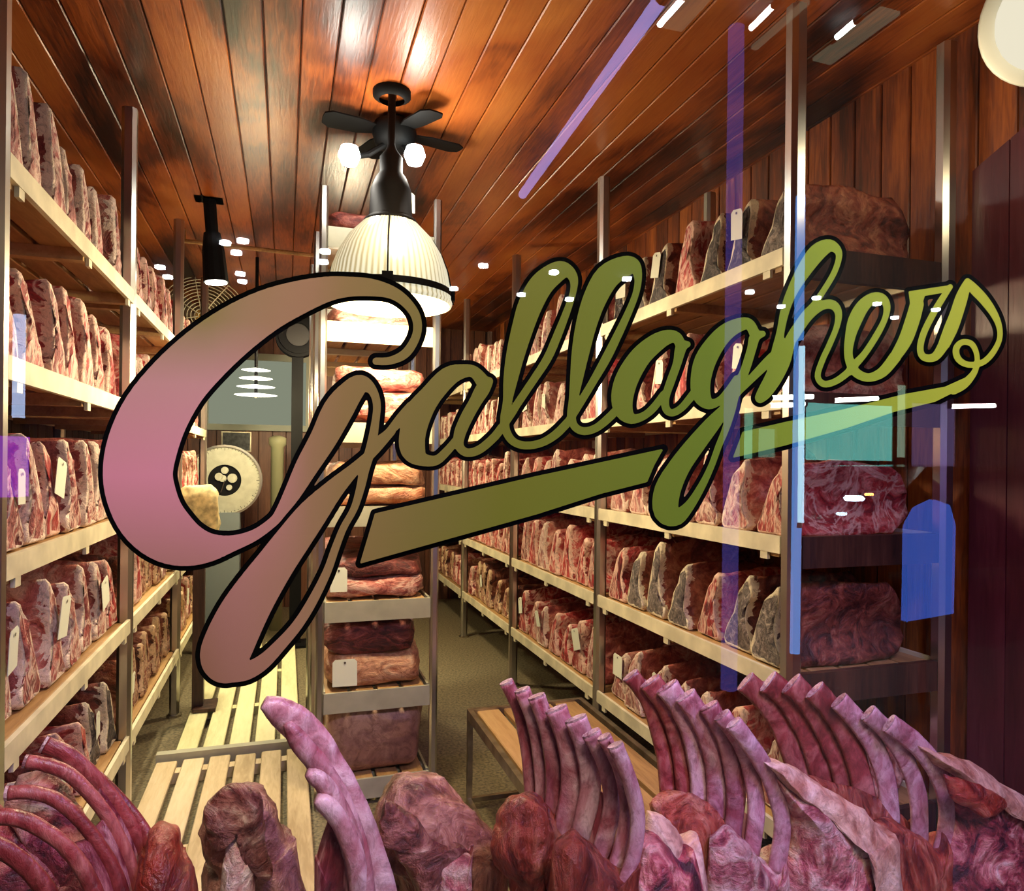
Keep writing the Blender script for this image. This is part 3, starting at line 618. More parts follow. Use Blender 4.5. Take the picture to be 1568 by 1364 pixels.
for px in (535, 635):
    q = P(px, 238, fY - .10); l = q - Vector((fh.x, fY, ZC))
    b = MB(); b.tube([(0, 0, hz - .02), (l.x * .6, l.y * .6, l.z + .03), (l.x, l.y + .04, l.z + .01)], .012, 8); b.build('lamp_arm', MT['black'], fan)
    b = MB(); b.lathe([(0, -.045), (.03, -.036), (.045, 0), (.034, .034), (0, .045)], tuple(l), 18); b.build('bulb', MT['bulbw'], fan, True)
    lamp('fan_bulb_light', 'POINT', (q.x, q.y - .06, q.z - .05), 5, (1.0, .93, .80), .045)
# the globe lamp at the plank wall and a pendant added behind the middle rack to light the far shelves
gl = P(1618, 20, 1.34); gR = .152
g = empty('globe_lamp', gl, 'round white glass globe lamp by the plank wall beside the window', 'lamp')
m, nt, b_, N, L = mat('globe_glass')
lw = N('ShaderNodeLayerWeight'); lw.inputs['Blend'].default_value = .5; r = ramp(N, [(0, (1, .92, .68)), (.40, (1, .92, .68)), (.47, (.48, .47, .42)), (1, (.36, .36, .33))])
MT['globe'] = plain('globe_rim', (.6, .6, .55), .3)
b = MB(); b.lathe([(gR * .9 * math.sin(t), -gR * .9 * math.cos(t)) for t in np.linspace(.02, math.pi - .02, 18)], (0, 0, 0), 32)
b.build('globe', emit('globe_glow', (1, .92, .70), .68), g, True)
vd = (CAM - gl).normalized()
b = MB(); b.lathe([(.02, -.10), (.10, -.07), (gR * 1.08, .0), (gR * 1.14, .03), (gR * 1.10, .035), (.09, -.055), (.02, -.085)], (0, 0, 0), 40)
o = b.build('dish', MT['globe'], g, True); o.rotation_euler = vd.to_track_quat('Z', 'Y').to_euler()
b = MB(); b.tube([(0, 0, gR * .9), (0, 0, ZC - gl.z)], .015, 8); b.build('stem', MT['steel'], g)
lamp('globe_light', 'POINT', (gl.x - .2, gl.y + .1, gl.z - .2), 2.5, (1, .82, .5), .1)
def added_pendant(x, y, z, e, label):
    r = empty('pendant_lamp', (x, y, z), label, 'lamp')
    b = MB(); b.lathe([(k[0] * .8, k[1] * .8) for k in prof], (0, 0, 0), 48); b.build('glass_shade', MT['shade'], r, True)
    b = MB(); b.lathe([(.08, .22), (.06, .3), (.012, .34), (.012, ZC - z)], (0, 0, 0), 16); b.build('fitting', MT['black'], r, True)
    lamp('added_pendant_light', 'POINT', (x, y, z - .05), e * 1.3, (1.0, .82, .52), .1)
added_pendant(.42, 5.1, 2.42, 70, 'ribbed dome pendant lamp added beyond the middle rack to light the far shelves')

# ------------------------------------------------------------------ display bench and the pieces in the window
bz_ = .42
db = empty('display_bench', (0, .9, 0), 'dark steel-edged display bench under the rib pieces in the window', 'bench')
b = MB(); b.box((-1.0, -.28, bz_ - .05), (1.95, .52, bz_)); b.build('top', MT['steeld'], db)
for xx in (-.95, .4, 1.85):
    b = MB(); b.box((xx, -.2, 0), (xx + .05, .42, bz_ - .05)); b.build('leg', MT['steeld'], db)

def inw(o): o.location = -o.parent.location; return o      # its shape is given in room coordinates
def lump_mesh(name, outline, Y, thick, m, seed, amp=.012, tilt=0.0, yo=None, rings=18, freq=7):
    """a solid lump: outline seen from the window, swelling front and back by `thick`"""
    oc = catmull([(*p, 0) for p in outline] + [(*outline[0], 0)], 5)[:-1]; n = len(oc)
    cx = sum(p[0] for p in oc) / n; cy = sum(p[1] for p in oc) / n; vs = []; fs = []
    outline = [(p[0], 1900 if p[1] >= 1470 else p[1]) for p in outline]
    oc = catmull([(*p, 0) for p in outline] + [(*outline[0], 0)], 5)[:-1]
    def pt(px, py, s, side):
        yy = Y + (yo(px, py) if yo else 0) ; q = P(px, py, yy); dep = thick * math.sqrt(max(0, 1 - s ** 2.4)) * side
        q = q + Vector((0, dep, 0)); nz = noise.noise_vector(Vector((q.x * freq + seed, q.y * freq, q.z * freq))) * amp * 1.1 + noise.noise_vector(Vector((q.x * freq * 3 + seed, q.y * freq * 3, q.z * freq * 3))) * amp * .6 + noise.noise_vector(Vector((q.x * freq * 8 + seed, q.y * freq * 8, q.z * freq * 8))) * amp * .28
        q = q + nz; q.z = max(q.z, bz_ + .003); return q
    c0 = len(vs); vs.append(pt(cx, cy, 0, -1))
    levels = [math.sin(math.pi / 2 * k / rings) for k in range(1, rings + 1)]
    seq = [(s, -1) for s in levels] + [(s, 1) for s in levels[::-1][1:]]
    for s, side in seq:
        for p in oc: vs.append(pt(cx + (p[0] - cx) * s, cy + (p[1] - cy) * s, s, side))
    vs.append(pt(cx, cy, 0, 1)); last = len(vs) - 1
    for i in range(n): fs.append((0, 1 + i, 1 + (i + 1) % n))
    for k in range(len(seq) - 1):
        for i in range(n): fs.append((1 + k * n + i, 1 + k * n + (i + 1) % n, 1 + (k + 1) * n + (i + 1) % n, 1 + (k + 1) * n + i))
    b0 = 1 + (len(seq) - 1) * n
    for i in range(n): fs.append((b0 + i, last, b0 + (i + 1) % n))
    return MB().add(vs, fs).mesh(name, m, True)
VIEW = Vector((.28, .96, 0))
def rib_obj(pts, wpx, parent, m='rib', thick=.009, name='rib', taper=1.0):
    """a rib bone through (px,py,Y) points; wpx width in photo pixels"""
    c = catmull(pts, 6); n = len(c); w3 = []; wd = []; th = []
    for k, p in enumerate(c):
        q = P(p[0], p[1], p[2]); w3.append(q); D = (q - CAM).dot(FWD); t = k / (n - 1)
        f_ = 1.0 + .06 * math.exp(-(t / .05) ** 2) if name == 'rib' else (1 - .6 * math.exp(-(t / .09) ** 1.5))
        wd.append(1.42 * wpx / 2 / F * D * f_ * (1 - (1 - taper) * t)); th.append(thick * .75 * (1 + .15 * math.sin(t * 9))); wd[-1] *= 1 + .07 * noise.noise(Vector((t * 6, p[0] * .1, 0)))
    b = MB(); b.tube(w3, th, 10, wd, view=VIEW); o = inw(b.build(name, MT[m], parent, True))
    if name == 'rib':
        d = (w3[0] - w3[1]).normalized(); e_ = MB(); e_.tube([w3[0] + d * .0005, w3[0] + d * .004], [th[0] * .95] * 2, 10, [wd[0] * .97] * 2, view=VIEW); e_.build('bone_end', MT['bone_end'], o)
    return o
def web(p1, p2, a, bb, parent, m='memb', back=.006):
    """sheet of meat between two neighbouring ribs from fraction a to bb of their length"""
    c1, c2 = catmull(p1, 6), catmull(p2, 6); vs = []; fs = []; n = 9
    for k in range(n + 1):
        t = a + (bb - a) * k / n
        q1 = c1[min(len(c1) - 1, int(t * (len(c1) - 1)))]; q2 = c2[min(len(c2) - 1, int(t * (len(c2) - 1)))]
        u, v = P(*q1), P(*q2); md = (u + v) / 2 + Vector((0, back * 2, 0))
        for s in (0, .012): vs += [u + Vector((0, back + s, 0)), md + Vector((0, s, 0)), v + Vector((0, back + s, 0))]
    for k in range(n):
        i = k * 6
        fs += [(i, i + 1, i + 7, i + 6), (i + 1, i + 2, i + 8, i + 7), (i + 4, i + 3, i + 9, i + 10), (i + 5, i + 4, i + 10, i + 11), (i, i + 6, i + 9, i + 3), (i + 2, i + 5, i + 11, i + 8)]
    fs += [(0, 3, 4, 1), (1, 4, 5, 2)]; j = n * 6; fs += [(j, j + 1, j + 4, j + 3), (j + 1, j + 2, j + 5, j + 4)]
    return inw(MB().add(vs, fs).build('rib_meat', MT[m], parent, True))
def lump(name, outline, Y, thick, m, seed, parent, **k): return inw(put(name, lump_mesh(name, outline, Y, thick, MT[m], seed, **k), parent))
def yr(r, y0, y1): return [[(px, py, y0 + (y1 - y0) * i / (len(r) - 1)) for px, py in rib] for i, rib in enumerate(r)]

# 1 - sweeping red ribs in the corner
r1 = empty('rib_section', (-.25, 1.0, bz_), 'raw rib section with long sweeping dark red ribs beside the grey post', 'meat')
R1 = yr([[(70, 1141), (100, 1153), (133, 1180), (165, 1215), (195, 1258), (218, 1305), (226, 1350)],
         [(42, 1166), (75, 1172), (112, 1190), (159, 1242), (190, 1300), (206, 1350), (212, 1400)],
         [(14, 1214), (50, 1213), (90, 1227), (133, 1268), (168, 1320), (186, 1364), (195, 1410)],
         [(-16, 1250), (25, 1252), (62, 1268), (105, 1301), (140, 1355), (155, 1410)],
         [(-24, 1292), (0, 1298), (35, 1322), (68, 1360), (95, 1420)]], 1.12, .96)
for k, p in enumerate(R1): rib_obj(p, [19, 15, 15, 18, 22][k], r1, 'ribd', .010)
rib_obj([(150, 1192, 1.14), (190, 1232, 1.13), (222, 1275, 1.12), (240, 1330, 1.1)], 15, r1, 'ribd')
web(R1[0], R1[1], .45, .98, r1); web(R1[1], R1[2], .55, .98, r1); web(R1[2], R1[3], .6, .98, r1)
lump('flesh', [(222, 1275), (245, 1262), (275, 1275), (292, 1315), (305, 1375), (310, 1470), (205, 1470), (205, 1370), (214, 1310)], 1.08, .07, 'lumpr', 3, r1)
lump('fat', [(10, 1262), (50, 1250), (90, 1255), (118, 1290), (140, 1330), (165, 1380), (185, 1470), (-40, 1470), (-40, 1300)], 1.17, .06, 'marbled', 8, r1, amp=.016)
lump('lining', [(30, 1190), (70, 1182), (110, 1215), (150, 1275), (180, 1340), (195, 1400), (120, 1400), (60, 1300), (20, 1240)], 1.16, .03, 'marbled', 5, r1)
# 2 - dark hooded lump
r2 = empty('beef_shank', (.03, 1.05, bz_), 'dark brown hooded lump of beef with a pale cut front on the bench', 'meat')
lump('body', [(312, 1262), (317, 1232), (342, 1209), (376, 1202), (408, 1213), (428, 1243), (446, 1290), (468, 1345), (490, 1480), (285, 1480), (300, 1390), (326, 1320)], 1.250, .085, 'lumpb', 12, r2, amp=.016)
lump('dark_crust', [(316, 1262), (318, 1236), (343, 1212), (374, 1206), (394, 1222), (398, 1252), (404, 1300), (412, 1340), (396, 1345), (384, 1290), (366, 1262), (345, 1270), (338, 1296), (325, 1290)], 1.163, .03, 'lumpd', 14, r2, amp=.010)
lump('cut_front', [(346, 1285), (368, 1270), (384, 1300), (394, 1350), (400, 1480), (335, 1480), (338, 1370), (340, 1320)], 1.158, .025, 'fatpink', 16, r2, amp=.012)
# 3 - upright purple prongs
r3 = empty('rib_end', (.16, 1.08, bz_), 'upright purple rib end with pointed prongs over the duckboard', 'meat')
rib_obj([(404, 1075, 1.03), (432, 1091, 1.03), (470, 1124, 1.03), (506, 1184, 1.03), (536, 1250, 1.03), (560, 1320, 1.02), (578, 1400, 1.01), (590, 1470, 1.0)], 34, r3, 'rib', .016, 'bone_tip', 1.6)
rib_obj([(440, 1105, 1.02), (462, 1140, 1.02), (495, 1180, 1.02), (525, 1235, 1.02), (548, 1300, 1.01), (560, 1380, 1.0)], 24, r3, 'rib', .014, 'bone_tip', 1.0)
rib_obj([(470, 1182, 1.01), (496, 1200, 1.01), (522, 1240, 1.01), (545, 1300, 1.005), (556, 1380, 1.0)], 20, r3, 'rib', .012, 'prong')
rib_obj([(484, 1222, 1.0), (506, 1238, 1.0), (528, 1272, 1.0), (545, 1320, 1.0), (552, 1390, 1.0)], 22, r3, 'rib', .012, 'prong')
lump('dark_sheet', [(503, 1252), (524, 1280), (545, 1330), (556, 1480), (476, 1480), (482, 1370), (488, 1305)], 1.04, .02, 'memb', 22, r3, amp=.005)
lump('fat_edge', [(566, 1270), (578, 1300), (600, 1350), (618, 1480), (580, 1480), (572, 1380), (560, 1310)], 1.05, .035, 'fatcap', 24, r3)
# 4 - rounded brown lump
r4 = empty('beef_round', (.36, 1.08, bz_), 'big rounded brown piece of beef between the prongs and the ribs', 'meat')
lump('body', [(574, 1252), (586, 1215), (606, 1195), (645, 1190), (688, 1204), (724, 1236), (752, 1278), (776, 1335), (795, 1480), (610, 1480), (600, 1390), (592, 1320), (572, 1300)], 1.260, .11, 'lumpb', 31, r4, amp=.014)
lump('dark_crust', [(580, 1255), (592, 1226), (606, 1232), (625, 1250), (650, 1280), (690, 1296), (705, 1290), (716, 1305), (700, 1340), (690, 1400), (650, 1400), (620, 1330), (598, 1290), (580, 1285)], 1.160, .025, 'lumpd', 33, r4, amp=.012)
lump('fat_edge', [(672, 1330), (706, 1308), (722, 1306), (724, 1340), (716, 1470), (680, 1470)], 1.150, .025, 'fatpink', 35, r4)
# 5 - standing rib rack
r5 = empty('rib_rack', (.62, 1.05, bz_), 'standing rack of bare curved ribs in front of the low slatted bench', 'meat')
R5 = yr([[(776, 1046), (795, 1088), (806, 1140), (812, 1195), (812, 1240)], [(800, 1058), (816, 1100), (826, 1150), (831, 1205), (826, 1250)], [(822, 1068), (838, 1112), (847, 1165), (848, 1220), (840, 1270)],
         [(852, 1087), (868, 1130), (876, 1185), (870, 1240), (858, 1290)], [(882, 1102), (899, 1150), (904, 1205), (893, 1262), (876, 1310)], [(906, 1124), (928, 1170), (938, 1225), (926, 1285), (906, 1340)],
         [(926, 1130), (950, 1180), (959, 1235), (950, 1295), (930, 1360)], [(943, 1143), (964, 1195), (976, 1250), (970, 1310), (948, 1375)]], 1.16, .96)
for k, p in enumerate(R5): rib_obj(p, [15, 17, 19, 24, 24, 20, 15, 17][k], r5, 'rib', .009)
for a, (s0, s1) in enumerate([(.05, 1), (.04, 1), (.06, 1), (.05, .45), (.5, 1), (.05, .3), (.0, .5)]): web(R5[a], R5[a + 1], s0, s1, r5)
web(R5[3], R5[4], .6, 1, r5)
lump('flesh', [(765, 1270), (778, 1232), (800, 1206), (830, 1212), (862, 1235), (884, 1275), (890, 1330), (880, 1480), (800, 1480), (785, 1400), (760, 1330)], 1.10, .055, 'muscle', 41, r5, amp=.016)
lump('fat_side', [(972, 1272), (1000, 1276), (1040, 1310), (1072, 1350), (1100, 1480), (960, 1480), (955, 1390), (958, 1320)], 1.02, .05, 'marbled', 43, r5, amp=.010)
lump('fat_cap', [(990, 1245), (1015, 1255), (1050, 1290), (1085, 1340), (1110, 1470), (1085, 1470), (1060, 1370), (1025, 1310), (985, 1275)], 1.05, .045, 'fatcap', 45, r5)
lump('flesh_base', [(852, 1290), (876, 1276), (902, 1296), (930, 1326), (958, 1336), (978, 1345), (990, 1480), (850, 1480)], .985, .05, 'muscle', 47, r5)
# 6 - second rack
r6 = empty('rib_rack', (.95, 1.2, bz_), 'standing rack of purple ribs joined by dark meat with a thick fat-edged loin', 'meat')
R6 = yr([[(966, 1035), (990, 1066), (1006, 1110), (1018, 1160), (1024, 1225)], [(996, 1044), (1022, 1082), (1040, 1130), (1050, 1185), (1052, 1245)], [(1022, 1052), (1050, 1096), (1066, 1145), (1074, 1200), (1074, 1260)],
         [(1050, 1066), (1078, 1110), (1094, 1160), (1099, 1215), (1096, 1280)], [(1086, 1082), (1108, 1124), (1122, 1175), (1127, 1225), (1120, 1285)], [(1106, 1096), (1136, 1140), (1152, 1190), (1158, 1245), (1150, 1310)],
         [(1124, 1108), (1162, 1160), (1186, 1210), (1198, 1265), (1188, 1335)]], 1.31, 1.17)
for k, p in enumerate(R6): rib_obj(p, [19, 24, 25, 24, 21, 19, 19][k], r6, 'ribd' if k < 2 else 'rib', .010)
for a, (s0, s1) in enumerate([(.03, 1), (.03, 1), (.04, 1), (.06, .55), (.10, .5), (.05, .35)]): web(R6[a], R6[a + 1], s0, s1, r6)
web(R6[3], R6[4], .75, 1, r6); web(R6[4], R6[5], .8, 1, r6)
lump('flesh', [(1000, 1232), (1024, 1212), (1070, 1222), (1108, 1262), (1140, 1300), (1165, 1360), (1170, 1480), (1050, 1480), (1030, 1380), (1010, 1290)], 1.25, .055, 'muscle', 51, r6, amp=.014)
lump('flesh_base', [(1085, 1285), (1112, 1268), (1150, 1298), (1182, 1322), (1204, 1345), (1215, 1480), (1065, 1480)], 1.19, .05, 'fatpink', 52, r6)
lump('loin', [(1178, 1178), (1210, 1190), (1260, 1215), (1302, 1245), (1335, 1285), (1362, 1350), (1380, 1480), (1180, 1480), (1196, 1380), (1206, 1300), (1200, 1240)], 1.18, .06, 'marbled', 53, r6, amp=.012)
lump('fat_cap', [(1166, 1162), (1205, 1172), (1262, 1200), (1310, 1232), (1345, 1270), (1372, 1335), (1394, 1480), (1366, 1480), (1350, 1360), (1322, 1290), (1270, 1235), (1200, 1196)], 1.17, .055, 'fatcap', 55, r6)
# 7 - third rack
r7 = empty('rib_rack', (1.35, 1.3, bz_), 'standing rack of wide maroon ribs beside the maroon shadow boards', 'meat')
R7 = yr([[(1142, 1044), (1168, 1068), (1194, 1105), (1212, 1150), (1230, 1196)], [(1177, 1044), (1206, 1068), (1232, 1110), (1250, 1155), (1264, 1206)], [(1212, 1047), (1240, 1076), (1266, 1118), (1286, 1165), (1300, 1215)],
         [(1248, 1057), (1276, 1090), (1300, 1132), (1316, 1180), (1326, 1235)], [(1285, 1073), (1316, 1108), (1342, 1150), (1358, 1200), (1364, 1262)], [(1330, 1092), (1364, 1126), (1390, 1170), (1406, 1222), (1408, 1290)],
         [(1362, 1108), (1404, 1140), (1436, 1182), (1452, 1238), (1444, 1300), (1424, 1375)]], 1.41, 1.27)
for k, p in enumerate(R7): rib_obj(p, [25, 27, 27, 25, 22, 20, 22][k], r7, 'ribd' if k < 4 else 'rib', .010)
for a, (s0, s1) in enumerate([(.05, .62), (.05, .7), (.05, .7), (.1, .6), (.06, .45), (.05, .4)]): web(R7[a], R7[a + 1], s0, s1, r7)
lump('dark_lining', [(1222, 1185), (1270, 1196), (1330, 1215), (1390, 1255), (1420, 1310), (1430, 1480), (1380, 1480), (1352, 1370), (1318, 1290), (1270, 1235)], 1.33, .025, 'muscle', 61, r7, amp=.008)
lump('flesh_base', [(1340, 1262), (1368, 1250), (1404, 1280), (1428, 1305), (1446, 1330), (1440, 1480), (1335, 1480)], 1.27, .045, 'muscle', 62, r7)
lump('loin', [(1440, 1160), (1490, 1178), (1545, 1215), (1600, 1260), (1640, 1340), (1660, 1500), (1420, 1500), (1424, 1380), (1448, 1290), (1456, 1220)], 1.27, .06, 'marbled', 63, r7, amp=.012)
lump('fat_cap', [(1408, 1142), (1450, 1158), (1510, 1178), (1570, 1222), (1630, 1275), (1670, 1400), (1640, 1400), (1600, 1300), (1548, 1240), (1490, 1200), (1440, 1180)], 1.26, .05, 'fatcap', 65, r7)
lump('red_cut', [(1452, 1185), (1500, 1200), (1540, 1235), (1510, 1250), (1470, 1225)], 1.205, .02, 'lumpr', 67, r7)

# cast shade built as boards, a maroon screen beside the window, end pieces of the rack shelves
mp_ = empty('maroon_shadow_panel', (XR - .02, 1.62, 0), 'maroon boards standing for cast shade, a screen with a curved top against the plank wall', 'shadow')
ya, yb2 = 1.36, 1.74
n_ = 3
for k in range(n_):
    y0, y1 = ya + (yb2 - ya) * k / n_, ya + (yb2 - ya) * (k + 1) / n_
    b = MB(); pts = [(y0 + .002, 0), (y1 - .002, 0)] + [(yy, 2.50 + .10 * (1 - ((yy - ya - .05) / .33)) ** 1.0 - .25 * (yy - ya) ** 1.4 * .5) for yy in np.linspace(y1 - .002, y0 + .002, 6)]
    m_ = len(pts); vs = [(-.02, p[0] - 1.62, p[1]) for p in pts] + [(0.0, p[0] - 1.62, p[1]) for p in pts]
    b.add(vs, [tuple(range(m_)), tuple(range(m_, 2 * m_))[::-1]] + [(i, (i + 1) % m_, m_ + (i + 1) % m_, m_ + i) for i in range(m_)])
    b.build('shadow_panel', MT['maroon'], mp_)

# ------------------------------------------------------------------ lettering on the glass
def stamp(strokes, grow, Y, polys=()):
    """flat paint area: the union of all strokes (and filled polygons), grown by `grow` photo pixels, cut from a 2-pixel grid"""
    segs = []
    for st_ in strokes:
        c = catmull(st_, 4)
        segs += [(c[k][0], c[k][1], c[k][2] / 2, c[k + 1][0], c[k + 1][1], c[k + 1][2] / 2) for k in range(len(c) - 1)]
    xs = [v for g in segs for v in (g[0] - g[2], g[0] + g[2], g[3] - g[5], g[3] + g[5])] + [p[0] for pl in polys for p in pl]
    ys = [v for g in segs for v in (g[1] - g[2], g[1] + g[2], g[4] - g[5], g[4] + g[5])] + [p[1] for pl in polys for p in pl]
    h = 2.0; x0, y0 = min(xs) - grow - 4, min(ys) - grow - 4; nx, ny = int((max(xs) - x0 + grow + 6) / h) + 1, int((max(ys) - y0 + grow + 6) / h) + 1
    gx, gy = np.meshgrid(x0 + h * np.arange(nx), y0 + h * np.arange(ny)); D = np.full(gx.shape, 1e3)
    for (ax, ay, ar, bx_, by_, br) in segs:
        m_ = max(ar, br) + grow + 6
        i0, i1 = max(0, int((min(ax, bx_) - m_ - x0) / h)), min(nx, int((max(ax, bx_) + m_ - x0) / h) + 2); j0, j1 = max(0, int((min(ay, by_) - m_ - y0) / h)), min(ny, int((max(ay, by_) + m_ - y0) / h) + 2)
        X_, Y_ = gx[j0:j1, i0:i1] - ax, gy[j0:j1, i0:i1] - ay; ex, ey = bx_ - ax, by_ - ay; l2 = max(1e-9, ex * ex + ey * ey)
        t = np.clip((X_ * ex + Y_ * ey) / l2, 0, 1); D[j0:j1, i0:i1] = np.minimum(D[j0:j1, i0:i1], np.hypot(X_ - t * ex, Y_ - t * ey) - (ar + t * (br - ar)))
    for pl in polys:
        d = np.full(gx.shape, 1e3); ins = np.zeros(gx.shape, bool); n = len(pl)
        for i in range(n):
            (ax, ay), (bx_, by_) = pl[i], pl[(i + 1) % n]; X_, Y_ = gx - ax, gy - ay; ex, ey = bx_ - ax, by_ - ay
            t = np.clip((X_ * ex + Y_ * ey) / max(1e-9, ex * ex + ey * ey), 0, 1); d = np.minimum(d, np.hypot(X_ - t * ex, Y_ - t * ey))
            if ay != by_: ins ^= ((ay > gy) != (by_ > gy)) & (gx < ex * (gy - ay) / ey + ax)
        D = np.minimum(D, np.where(ins, -d, d))
    D = D - grow; I = D < 0; b = MB()
    full = I[:-1, :-1] & I[1:, :-1] & I[:-1, 1:] & I[1:, 1:]; some = (I[:-1, :-1] | I[1:, :-1] | I[:-1, 1:] | I[1:, 1:]) & ~full
    def w3(x, y): return P(x, y, Y)
    for j in range(ny - 1):
        i = 0
        while i < nx - 1:
            if full[j, i]:
                k = i
                while k < nx - 1 and full[j, k]: k += 1
                xa, xb, ya_, yb_ = x0 + h * i, x0 + h * k, y0 + h * j, y0 + h * (j + 1)
                b.add([w3(xa, ya_), w3(xb, ya_), w3(xb, yb_), w3(xa, yb_)], [(0, 1, 2, 3)]); i = k
            else:
                if some[j, i]:
                    cs = [(j, i), (j, i + 1), (j + 1, i + 1), (j + 1, i)]; out = []
                    for q in range(4):
                        (ja, ia), (jb, ib) = cs[q], cs[(q + 1) % 4]; da, db_ = D[ja, ia], D[jb, ib]
                        if da < 0: out.append((x0 + h * ia, y0 + h * ja))
                        if (da < 0) != (db_ < 0): t = da / (da - db_); out.append((x0 + h * (ia + t * (ib - ia)), y0 + h * (ja + t * (jb - ja))))
                    if len(out) > 2: b.add([w3(*p) for p in out], [tuple(range(len(out)))])
                i += 1
    return b
LET = []
Gs = [(576, 553, 11), (598, 552, 12), (622, 540, 14), (638, 512, 13), (637, 485, 14), (621, 462, 16), (598, 447, 20), (567, 440, 27), (533, 439, 31), (499, 443, 39), (456, 456, 52), (408, 476, 65), (359, 506, 77), (313, 543, 86), (271, 586, 93), (238, 634, 103), (218, 683, 108), (211, 726, 107), (218, 763, 106), (233, 794, 100), (257, 818, 88), (286, 833, 67), (319, 838, 44), (355, 832, 25), (390, 819, 17), (418, 799, 15), (430, 784, 17), (448, 755, 26), (470, 714, 35), (495, 672, 41), (517, 629, 46), (536, 602, 38), (552, 588, 28), (569, 596, 15), (577, 618, 12), (575, 645, 12), (568, 685, 15), (558, 719, 15), (552, 747, 13), (542, 779, 11), (526, 808, 11), (513, 841, 12), (500, 877, 13), (478, 921, 15), (456, 956, 16), (432, 984, 18), (403, 1013, 23), (377, 1026, 30), (352, 1019, 52), (343, 1008, 72), (351, 984, 77), (370, 944, 74), (392, 907, 67), (422, 863, 58), (448, 827, 53), (478, 787, 46), (512, 748, 30), (545, 716, 18), (575, 688, 14), (600, 660, 12)]
A1 = [[(748, 584, 14), (739, 596, 22), (728, 615, 19), (714, 640, 19), (704, 664, 18), (703, 682, 14), (712, 692, 13), (725, 692, 13), (739, 685, 13), (757, 669, 13), (768, 655, 13)],
      [(742, 588, 22), (727, 570, 18), (710, 568, 21), (686, 577, 30), (660, 605, 33), (641, 632, 41), (632, 663, 40), (632, 687, 38), (644, 702, 22), (667, 705, 15), (685, 690, 13), (700, 672, 12)], [(582, 672, 12), (596, 661, 12), (615, 641, 18), (632, 626, 24)]]
L1 = [[(768, 655, 12), (782, 635, 12), (793, 617, 12), (816, 583, 12), (838, 549, 13), (853, 515, 13), (869, 474, 11), (878, 445, 10), (878, 426, 14), (868, 414, 20), (853, 416, 31), (829, 436, 37), (812, 467, 37), (800, 503, 33), (789, 544, 28), (782, 580, 22), (777, 615, 14), (773, 641, 14), (775, 660, 13), (786, 676, 12), (805, 682, 12), (829, 678, 12), (851, 665, 13), (870, 646, 13)]]
L2 = [[(870, 646, 12), (887, 619, 12), (907, 586, 12), (928, 549, 14), (945, 515, 13), (962, 479, 11), (974, 448, 10), (977, 424, 12), (971, 407, 20), (956, 408, 32), (930, 424, 38), (911, 457, 36), (898, 496, 32), (889, 539, 27), (883, 578, 20), (878, 612, 14), (875, 636, 13), (880, 653, 12), (894, 660, 12), (913, 655, 12), (933, 639, 13), (945, 626, 12)]]
A2 = [[(1053, 527, 9), (1043, 532, 17), (1037, 556, 13), (1027, 584, 13), (1019, 609, 12), (1020, 626, 12), (1029, 632, 11), (1043, 625, 11), (1057, 609, 12), (1068, 594, 12)],
      [(1043, 530, 16), (1036, 517, 17), (1022, 516, 22), (1003, 526, 28), (980, 547, 32), (961, 578, 35), (953, 606, 34), (955, 628, 28), (967, 641, 16), (985, 637, 12), (1001, 624, 12), (1016, 604, 11)]]
G2 = [[(1168, 511, 9), (1156, 516, 16), (1151, 534, 14), (1141, 566, 14), (1127, 598, 14), (1119, 630, 13), (1111, 657, 11), (1100, 684, 10), (1089, 714, 10), (1074, 745, 12), (1055, 775, 16), (1036, 791, 26), (1020, 782, 38), (1022, 751, 40), (1040, 715, 33), (1064, 682, 29), (1090, 650, 24), (1112, 624, 16), (1128, 602, 12), (1143, 587, 12), (1157, 573, 13), (1172, 558, 15)],
      [(1156, 512, 16), (1148, 497, 16), (1136, 496, 20), (1115, 506, 25), (1097, 524, 29), (1080, 552, 33), (1073, 581, 31), (1074, 604, 28), (1085, 618, 17), (1101, 614, 12), (1116, 598, 12), (1128, 580, 11)]]
H1 = [[(1164, 609, 16), (1171, 600, 22), (1184, 579, 26), (1196, 553, 28), (1206, 531, 20), (1216, 508, 14), (1233, 482, 12), (1246, 467, 10), (1261, 445, 9), (1276, 420, 9), (1284, 398, 9), (1283, 384, 12), (1270, 376, 19), (1252, 386, 26), (1233, 411, 23), (1215, 442, 17), (1203, 472, 14), (1195, 509, 12), (1191, 535, 18), (1188, 556, 20)], [(1164, 567, 12), (1172, 558, 15), (1184, 548, 18)],
      [(1206, 531, 14), (1226, 498, 16), (1242, 479, 15), (1260, 467, 14), (1276, 467, 14), (1284, 480, 11), (1281, 501, 9), (1270, 528, 9), (1259, 552, 9), (1252, 576, 9), (1262, 588, 10), (1281, 583, 10), (1300, 569, 11)]]
E1 = [[(1300, 569, 12), (1310, 557, 12), (1325, 540, 10), (1343, 512, 10), (1355, 488, 9), (1358, 469, 11), (1351, 457, 14), (1337, 456, 16), (1321, 469, 20), (1309, 491, 21), (1302, 515, 16), (1299, 540, 13), (1303, 558, 14), (1313, 572, 14), (1331, 578, 13), (1352, 569, 16), (1371, 546, 18)]]
R1s = [[(1371, 546, 17), (1386, 521, 21), (1397, 491, 22), (1404, 466, 21)], [(1455, 439, 8), (1441, 460, 10), (1427, 484, 10), (1414, 511, 10), (1409, 534, 10), (1415, 547, 11), (1432, 546, 13), (1446, 526, 17)]]
R1p = [[(1391, 446), (1458, 436), (1452, 447), (1416, 453), (1411, 470), (1394, 468)]]
